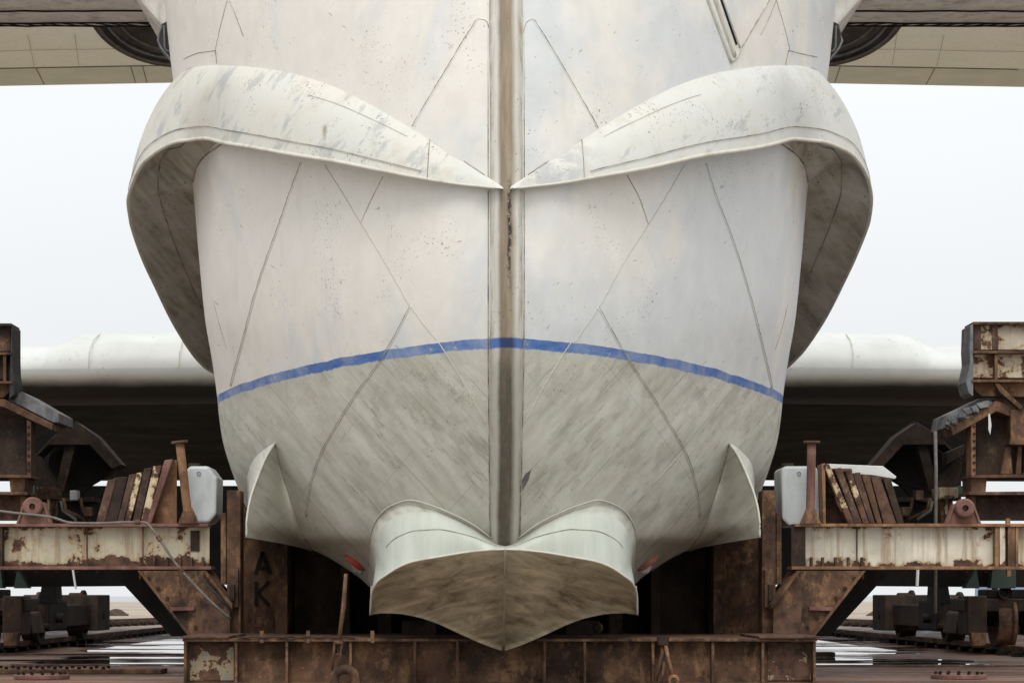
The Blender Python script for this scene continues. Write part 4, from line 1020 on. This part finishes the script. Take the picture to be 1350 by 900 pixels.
# ------------------------------------------------------------------ rail bogies
def bogie(sx, label):
    x = sx * 7.85
    t_ = thing('rail_bogie', label, 'bogie', (x, 38, 0), 'rail bogies under the wing towers')
    fr = MB(); fr.box((x - .66, 33.9, .66), (x + .66, 34.9, .86)); fr.box((x - .34, 34.9, .36), (x + .34, 41.4, .74)); fr.box((x - .50, 41.4, .25), (x + .50, 42.7, .92))
    f_ = fr.build('frame', M['rustdark'], t_, bevel=.02)
    for s_ in (-1, 1):
        MB().box((x + s_ * .48 - .15, 33.82, .30), (x + s_ * .48 + .15, 34.5, .90)).build('axle_fork', M['rustdark'], t_, bevel=.02)
        MB().prism([Vector((x + s_ * .48 - .1, 33.7, .14)), Vector((x + s_ * .48 + .1, 33.7, .14)), Vector((x + s_ * .48 + .12, 33.7, .34)), Vector((x + s_ * .48 - .12, 33.7, .34))], .2).build('axle_box', M['rust'], t_, bevel=.01)
    MB().box((x - .30, 33.95, .861), (x + .30, 34.6, 1.0)).build('coupling', M['iron_and_backing'], t_, bevel=.02)
    MB().lathe([(.0, .1), (.07, .1), (.07, -.02), (.10, -.03), (.1, -.1)], (x - .05, 33.93, .95), (0, 1, 0), 16).build('hook', M['rustdark'], t_)
    for s_ in (-1, 1): MB().tube([(x + s_ * .1, 34.3, 1.0), (x + s_ * .12, 34.3, 1.35)], .05, 8).build('link', M['iron_and_backing'], t_)
    for yw, r_ in ((34.25, .40), (37.8, .40), (42.0, .42)):
        w_ = MB().lathe([(.06, -.16), (.09, -.12), (r_ - .1, -.10), (r_ - .06, -.14), (r_, -.14), (r_, .06), (r_ + .05, .09), (r_ + .05, .14), (r_ - .06, .14), (r_ - .1, .08), (.09, .12), (.06, .16), (.06, -.16)], (x, yw, r_ + .12), (1, 0, 0), 40).build('wheel', M['rust'] if yw < 35 else M['rustdark'], t_, smooth=False)
        MB().lathe([(.0, -.52), (.08, -.52), (.08, .52), (0, .52)], (x, yw, r_ + .12), (1, 0, 0), 16).build('axle', M['iron_and_backing'], w_)
    MB().box((x - .40, 37.2, .30), (x + .40, 38.8, .84)).build('motor_box', M['iron_and_backing'], t_, bevel=.05)
    for s_ in (-1, 1):
        MB().lathe([(.0, 0), (.13, 0), (.13, .05), (.10, .07), (.10, .40), (.13, .42), (.13, .47), (0, .47)], (x + s_ * .42, 36.4, .38), (0, 0, 1), 20).build('spring', M['rustdark'], t_, smooth=False)
        MB().prism([Vector((x + s_ * .40, 35.0, .30)), Vector((x + s_ * .56, 35.0, .30)), Vector((x + s_ * .50, 35.0, .62)), Vector((x + s_ * .40, 35.0, .70))][::s_], 1.0).build('axle_guard', M['rustdark'], t_, bevel=.02)
    MB().tube([(x - .35, 36.2, .62), (x + .35, 36.2, .62)], .16, 16).build('gear_drum', M['rustdark'], t_)
bogie(-1, 'dark rusty rail bogie under the chipped cream beam, cut by the picture edge')
bogie(1, 'dark rusty rail bogie with big flanged wheel under the clean cream beam')

# ------------------------------------------------------------------ rails, ground fittings, far things
def rail(x, y0, y1, dx, label):
    m = MB()
    for a, c, w_ in ((0.004, .03, .07), (.03, .11, .015), (.11, .15, .035)):
        m.add([(x - w_, y0, a), (x + w_, y0, a), (x + dx + w_, y1, a), (x + dx - w_, y1, a), (x - w_, y0, c), (x + w_, y0, c), (x + dx + w_, y1, c), (x + dx - w_, y1, c)],
              [(0, 3, 2, 1), (4, 5, 6, 7), (0, 1, 5, 4), (1, 2, 6, 5), (2, 3, 7, 6), (3, 0, 4, 7)])
    t_ = thing('rail', label, 'rail', (x, y0, 0), 'slipway rails')
    m.build('rail_bar', M['rust'], t_)
    n_ = min(90, int((y1 - y0) / .9)); first = None
    for i in range(n_):
        f = (i + .5) / n_; lx, ly = dx * f, (y1 - y0) * f
        if first is None:
            first = MB().box((x - .2, y0 - .09, .004), (x + .2, y0 + .09, .07)).build('rail_chair', M['iron_and_backing'], t_); c_ = first
        else:
            c_ = first.copy(); COL.objects.link(c_); c_.parent = t_
        c_.location = (lx, ly, 0)
rail(-7.85, 26, 100, 0, 'rusty rail under the left bogie wheels'); rail(7.85, 26, 100, 0, 'rusty rail under the right bogie wheels')
rail(-13.2, 45, 78, 3.9, 'slanting rail with dark chairs beyond the left brace'); rail(13.2, 45, 78, -3.9, 'slanting rail with dark chairs beyond the right brace')
rail(-14.6, 52, 82, 4.0, 'farther slanting rail near the sand beyond the left brace'); rail(14.6, 52, 82, -4.0, 'farther slanting rail near the sand beyond the right brace')
def slab(x0, x1, y0, y1, h, label, mat='ground'):
    rnd = random.Random(int(y0 * 10)); n_ = 14
    f = [(x0 + (x1 - x0) * i / n_, y0 + rnd.uniform(-.06, .06)) for i in range(n_ + 1)]
    bk = [(x1 - (x1 - x0) * i / n_, y1 + rnd.uniform(-.06, .06)) for i in range(n_ + 1)]
    pts = f + bk; v = [(a, b_, .004) for a, b_ in pts] + [(a, b_, h) for a, b_ in pts]; k_ = len(pts)
    o = MB().add(v, [list(range(k_, 2 * k_))] + [[i, (i + 1) % k_, (i + 1) % k_ + k_, i + k_] for i in range(k_)]).build('slipway_plank', M[mat], None)
    tag(o, label, 'plank', 'planks laid across the slipway')
slab(-6.3, -3.2, 28.6, 28.75, .02, 'thin dark plank nearest the base crossing the left puddle', 'rustplank')
slab(-9.0, -3.9, 30.6, 30.75, .02, 'plank edge farther across the left puddle', 'rustdark')
slab(-7.5, -3.2, 33.6, 33.8, .025, 'farthest thin plank crossing the left puddle', 'rustplank')
slab(3.6, 7.5, 28.2, 28.35, .02, 'thin dark plank crossing the right puddle', 'rustplank')
slab(3.4, 5.0, 32.6, 33.0, .07, 'short dark baulk in the right puddle by the base', 'rustdark')
slab(3.4, 6.5, 30.2, 30.35, .02, 'plank edge farther across the right puddle', 'rustdark')
slab(-9, -6.0, 24.4, 25.0, .05, 'pale brown bolted plank by the left flange disc', 'rust')
for px, py, Y, r_, label in ((55, 894.5, 24.0, .30, 'round bolted flange disc lying on the ground at the lower left'), (1264, 894, 24.1, .30, 'round bolted flange disc lying on the ground at the lower right')):
    c = P(px, py, Y); c.z = 0.006
    t_ = thing('flange_disc', label, 'disc', c, 'flange discs on the ground')
    MB().lathe([(r_, 0), (r_, .035), (r_ - .01, .045), (0, .045)], c, (0, 0, 1), 40).build('disc', M['rustpink'], t_)
    b_ = MB()
    for k_ in range(14):
        a = k_ * 2 * math.pi / 14; b_.lathe([(.018, .045), (.018, .07), (0, .07)], c + Vector((math.cos(a) * r_ * .84, math.sin(a) * r_ * .84, 0)), (0, 0, 1), 8)
    b_.build('bolts', M['iron_and_backing'], t_)
t_ = thing('bolted_strip', 'long brown ground strip with two rows of dark bolts at the lower left', 'strip', P(50, 884, 25.5))
MB().box((-6.6, 25.5, .004), (-3.9, 26.0, .055)).build('plate', M['rust'], t_, bevel=.004)
b_ = MB()
for i in range(14):
    for y_ in (25.56, 25.92): b_.lathe([(.022, .055), (.022, .085), (0, .085)], (-6.4 + i * .14, y_, 0), (0, 0, 1), 8)
b_.build('bolts', M['iron_and_backing'], t_)
for sx in (-1, 1):
    px = 153 if sx < 0 else 1160
    c = P(px, 810, 100); rnd = random.Random(9 + sx); rows = []
    for i in range(9):
        r_ = .62 * (1 - i / 8); rows.append([Vector((c.x + r_ * math.cos(k_ * .3927) * rnd.uniform(.85, 1.1), c.y + r_ * math.sin(k_ * .3927), .30 * (1 - (1 - i / 8) ** 2) * rnd.uniform(.9, 1.1) + .002)) for k_ in range(16)])
        rows[-1].append(rows[-1][0])
    o = MB().grid(rows).build('dirt_mound', M['mound'], None, smooth=True)
    tag(o, 'small dark dirt mound on the sand seen under the %s brace' % ('left' if sx < 0 else 'right'), 'mound', 'dirt mounds on the sand')
sh = thing('blue_shed', 'far blue corrugated shed seen under the right beam', 'shed', P(1330, 790, 130))
x0 = P(1313, 0, 130).x; m = MB(); rows = []
prof_ = [(x0 + i * .11, 130 + (.05 if i % 2 else 0)) for i in range(60)]
MB().grid([[Vector((a, b_, 0)) for a, b_ in prof_], [Vector((a, b_, 2.6)) for a, b_ in prof_]]).build('wall', M['shed'], sh)
MB().box((x0 - .2, 129.7, 2.6), (x0 + 6.8, 136, 2.8)).build('roof', M['hose'], sh)
MB().box((x0, 130.2, 0), (x0 + 6.5, 135.5, 2.55)).build('inner_walls', M['shed'], sh)

# ------------------------------------------------------------------ ground and sea
def sheet(name, mat, x, y0, y1, z):
    o = MB().add([(-x, y0, z), (x, y0, z), (x, y1, z), (-x, y1, z)], [(0, 1, 2, 3)]).build(name, mat); o['kind'] = 'structure'; return o
sheet('ground', M['ground'], 3000, -300, 5000, 0)
sheet('sea', M['sea'], 3000, 330, 5000, .006)

# ------------------------------------------------------------------ sky, sun
W = bpy.data.worlds.new('World'); SC.world = W; W.use_nodes = True
nt = W.node_tree; bg = nt.nodes['Background']
sky = nt.nodes.new('ShaderNodeTexSky'); sky.sky_type = 'NISHITA'; sky.sun_disc = False
SUN_EL, SUN_AZ = 52, 184            # the sun is high behind the camera, a little to the left
sky.sun_elevation = R(SUN_EL); sky.sun_rotation = R(SUN_AZ)
sky.air_density = 1.0; sky.dust_density = 4.0
# overcast: the blue sky veiled by an even white cloud layer
tc = nt.nodes.new('ShaderNodeTexCoord'); no = nt.nodes.new('ShaderNodeTexNoise'); no.inputs['Scale'].default_value = 1.6; no.inputs['Detail'].default_value = 4
nt.links.new(tc.outputs['Generated'], no.inputs['Vector'])
mp = nt.nodes.new('ShaderNodeMapRange'); nt.links.new(no.outputs['Fac'], mp.inputs[0])
mp.inputs[1].default_value = .3; mp.inputs[2].default_value = .7; mp.inputs[3].default_value = .91; mp.inputs[4].default_value = 1.03
sx_ = nt.nodes.new('ShaderNodeSeparateXYZ'); nt.links.new(tc.outputs['Generated'], sx_.inputs[0])
up_ = nt.nodes.new('ShaderNodeMapRange'); nt.links.new(sx_.outputs[2], up_.inputs[0])
up_.inputs[1].default_value = .12; up_.inputs[2].default_value = .8; up_.inputs[3].default_value = 8.0; up_.inputs[4].default_value = 13.5
mu = nt.nodes.new('ShaderNodeMath'); mu.operation = 'MULTIPLY'; nt.links.new(mp.outputs[0], mu.inputs[0]); nt.links.new(up_.outputs[0], mu.inputs[1])
cl = nt.nodes.new('ShaderNodeVectorMath'); cl.operation = 'SCALE'; cl.inputs[0].default_value = (.962, .985, 1.0); nt.links.new(mu.outputs[0], cl.inputs['Scale'])
mx = nt.nodes.new('ShaderNodeMix'); mx.data_type = 'RGBA'; mx.inputs[0].default_value = .93
nt.links.new(sky.outputs[0], mx.inputs[6]); nt.links.new(cl.outputs[0], mx.inputs[7])
nt.links.new(mx.outputs[2], bg.inputs[0]); bg.inputs[1].default_value = .1
sd_ = bpy.data.lights.new('sun', 'SUN'); sd_.energy = 1.2; sd_.angle = R(25); sd_.color = (1, .975, .92)
so = bpy.data.objects.new('sun', sd_); COL.objects.link(so)
az = R(SUN_AZ); d = Vector((math.sin(az) * math.cos(R(SUN_EL)), math.cos(az) * math.cos(R(SUN_EL)), math.sin(R(SUN_EL))))
so.rotation_euler = (-d).to_track_quat('-Z', 'Y').to_euler()
SC.view_settings.view_transform = 'Standard'; SC.view_settings.look = 'None'
SC.view_settings.gamma = 1; SC.view_settings.exposure = 0.27; SC.view_settings.use_curve_mapping = False
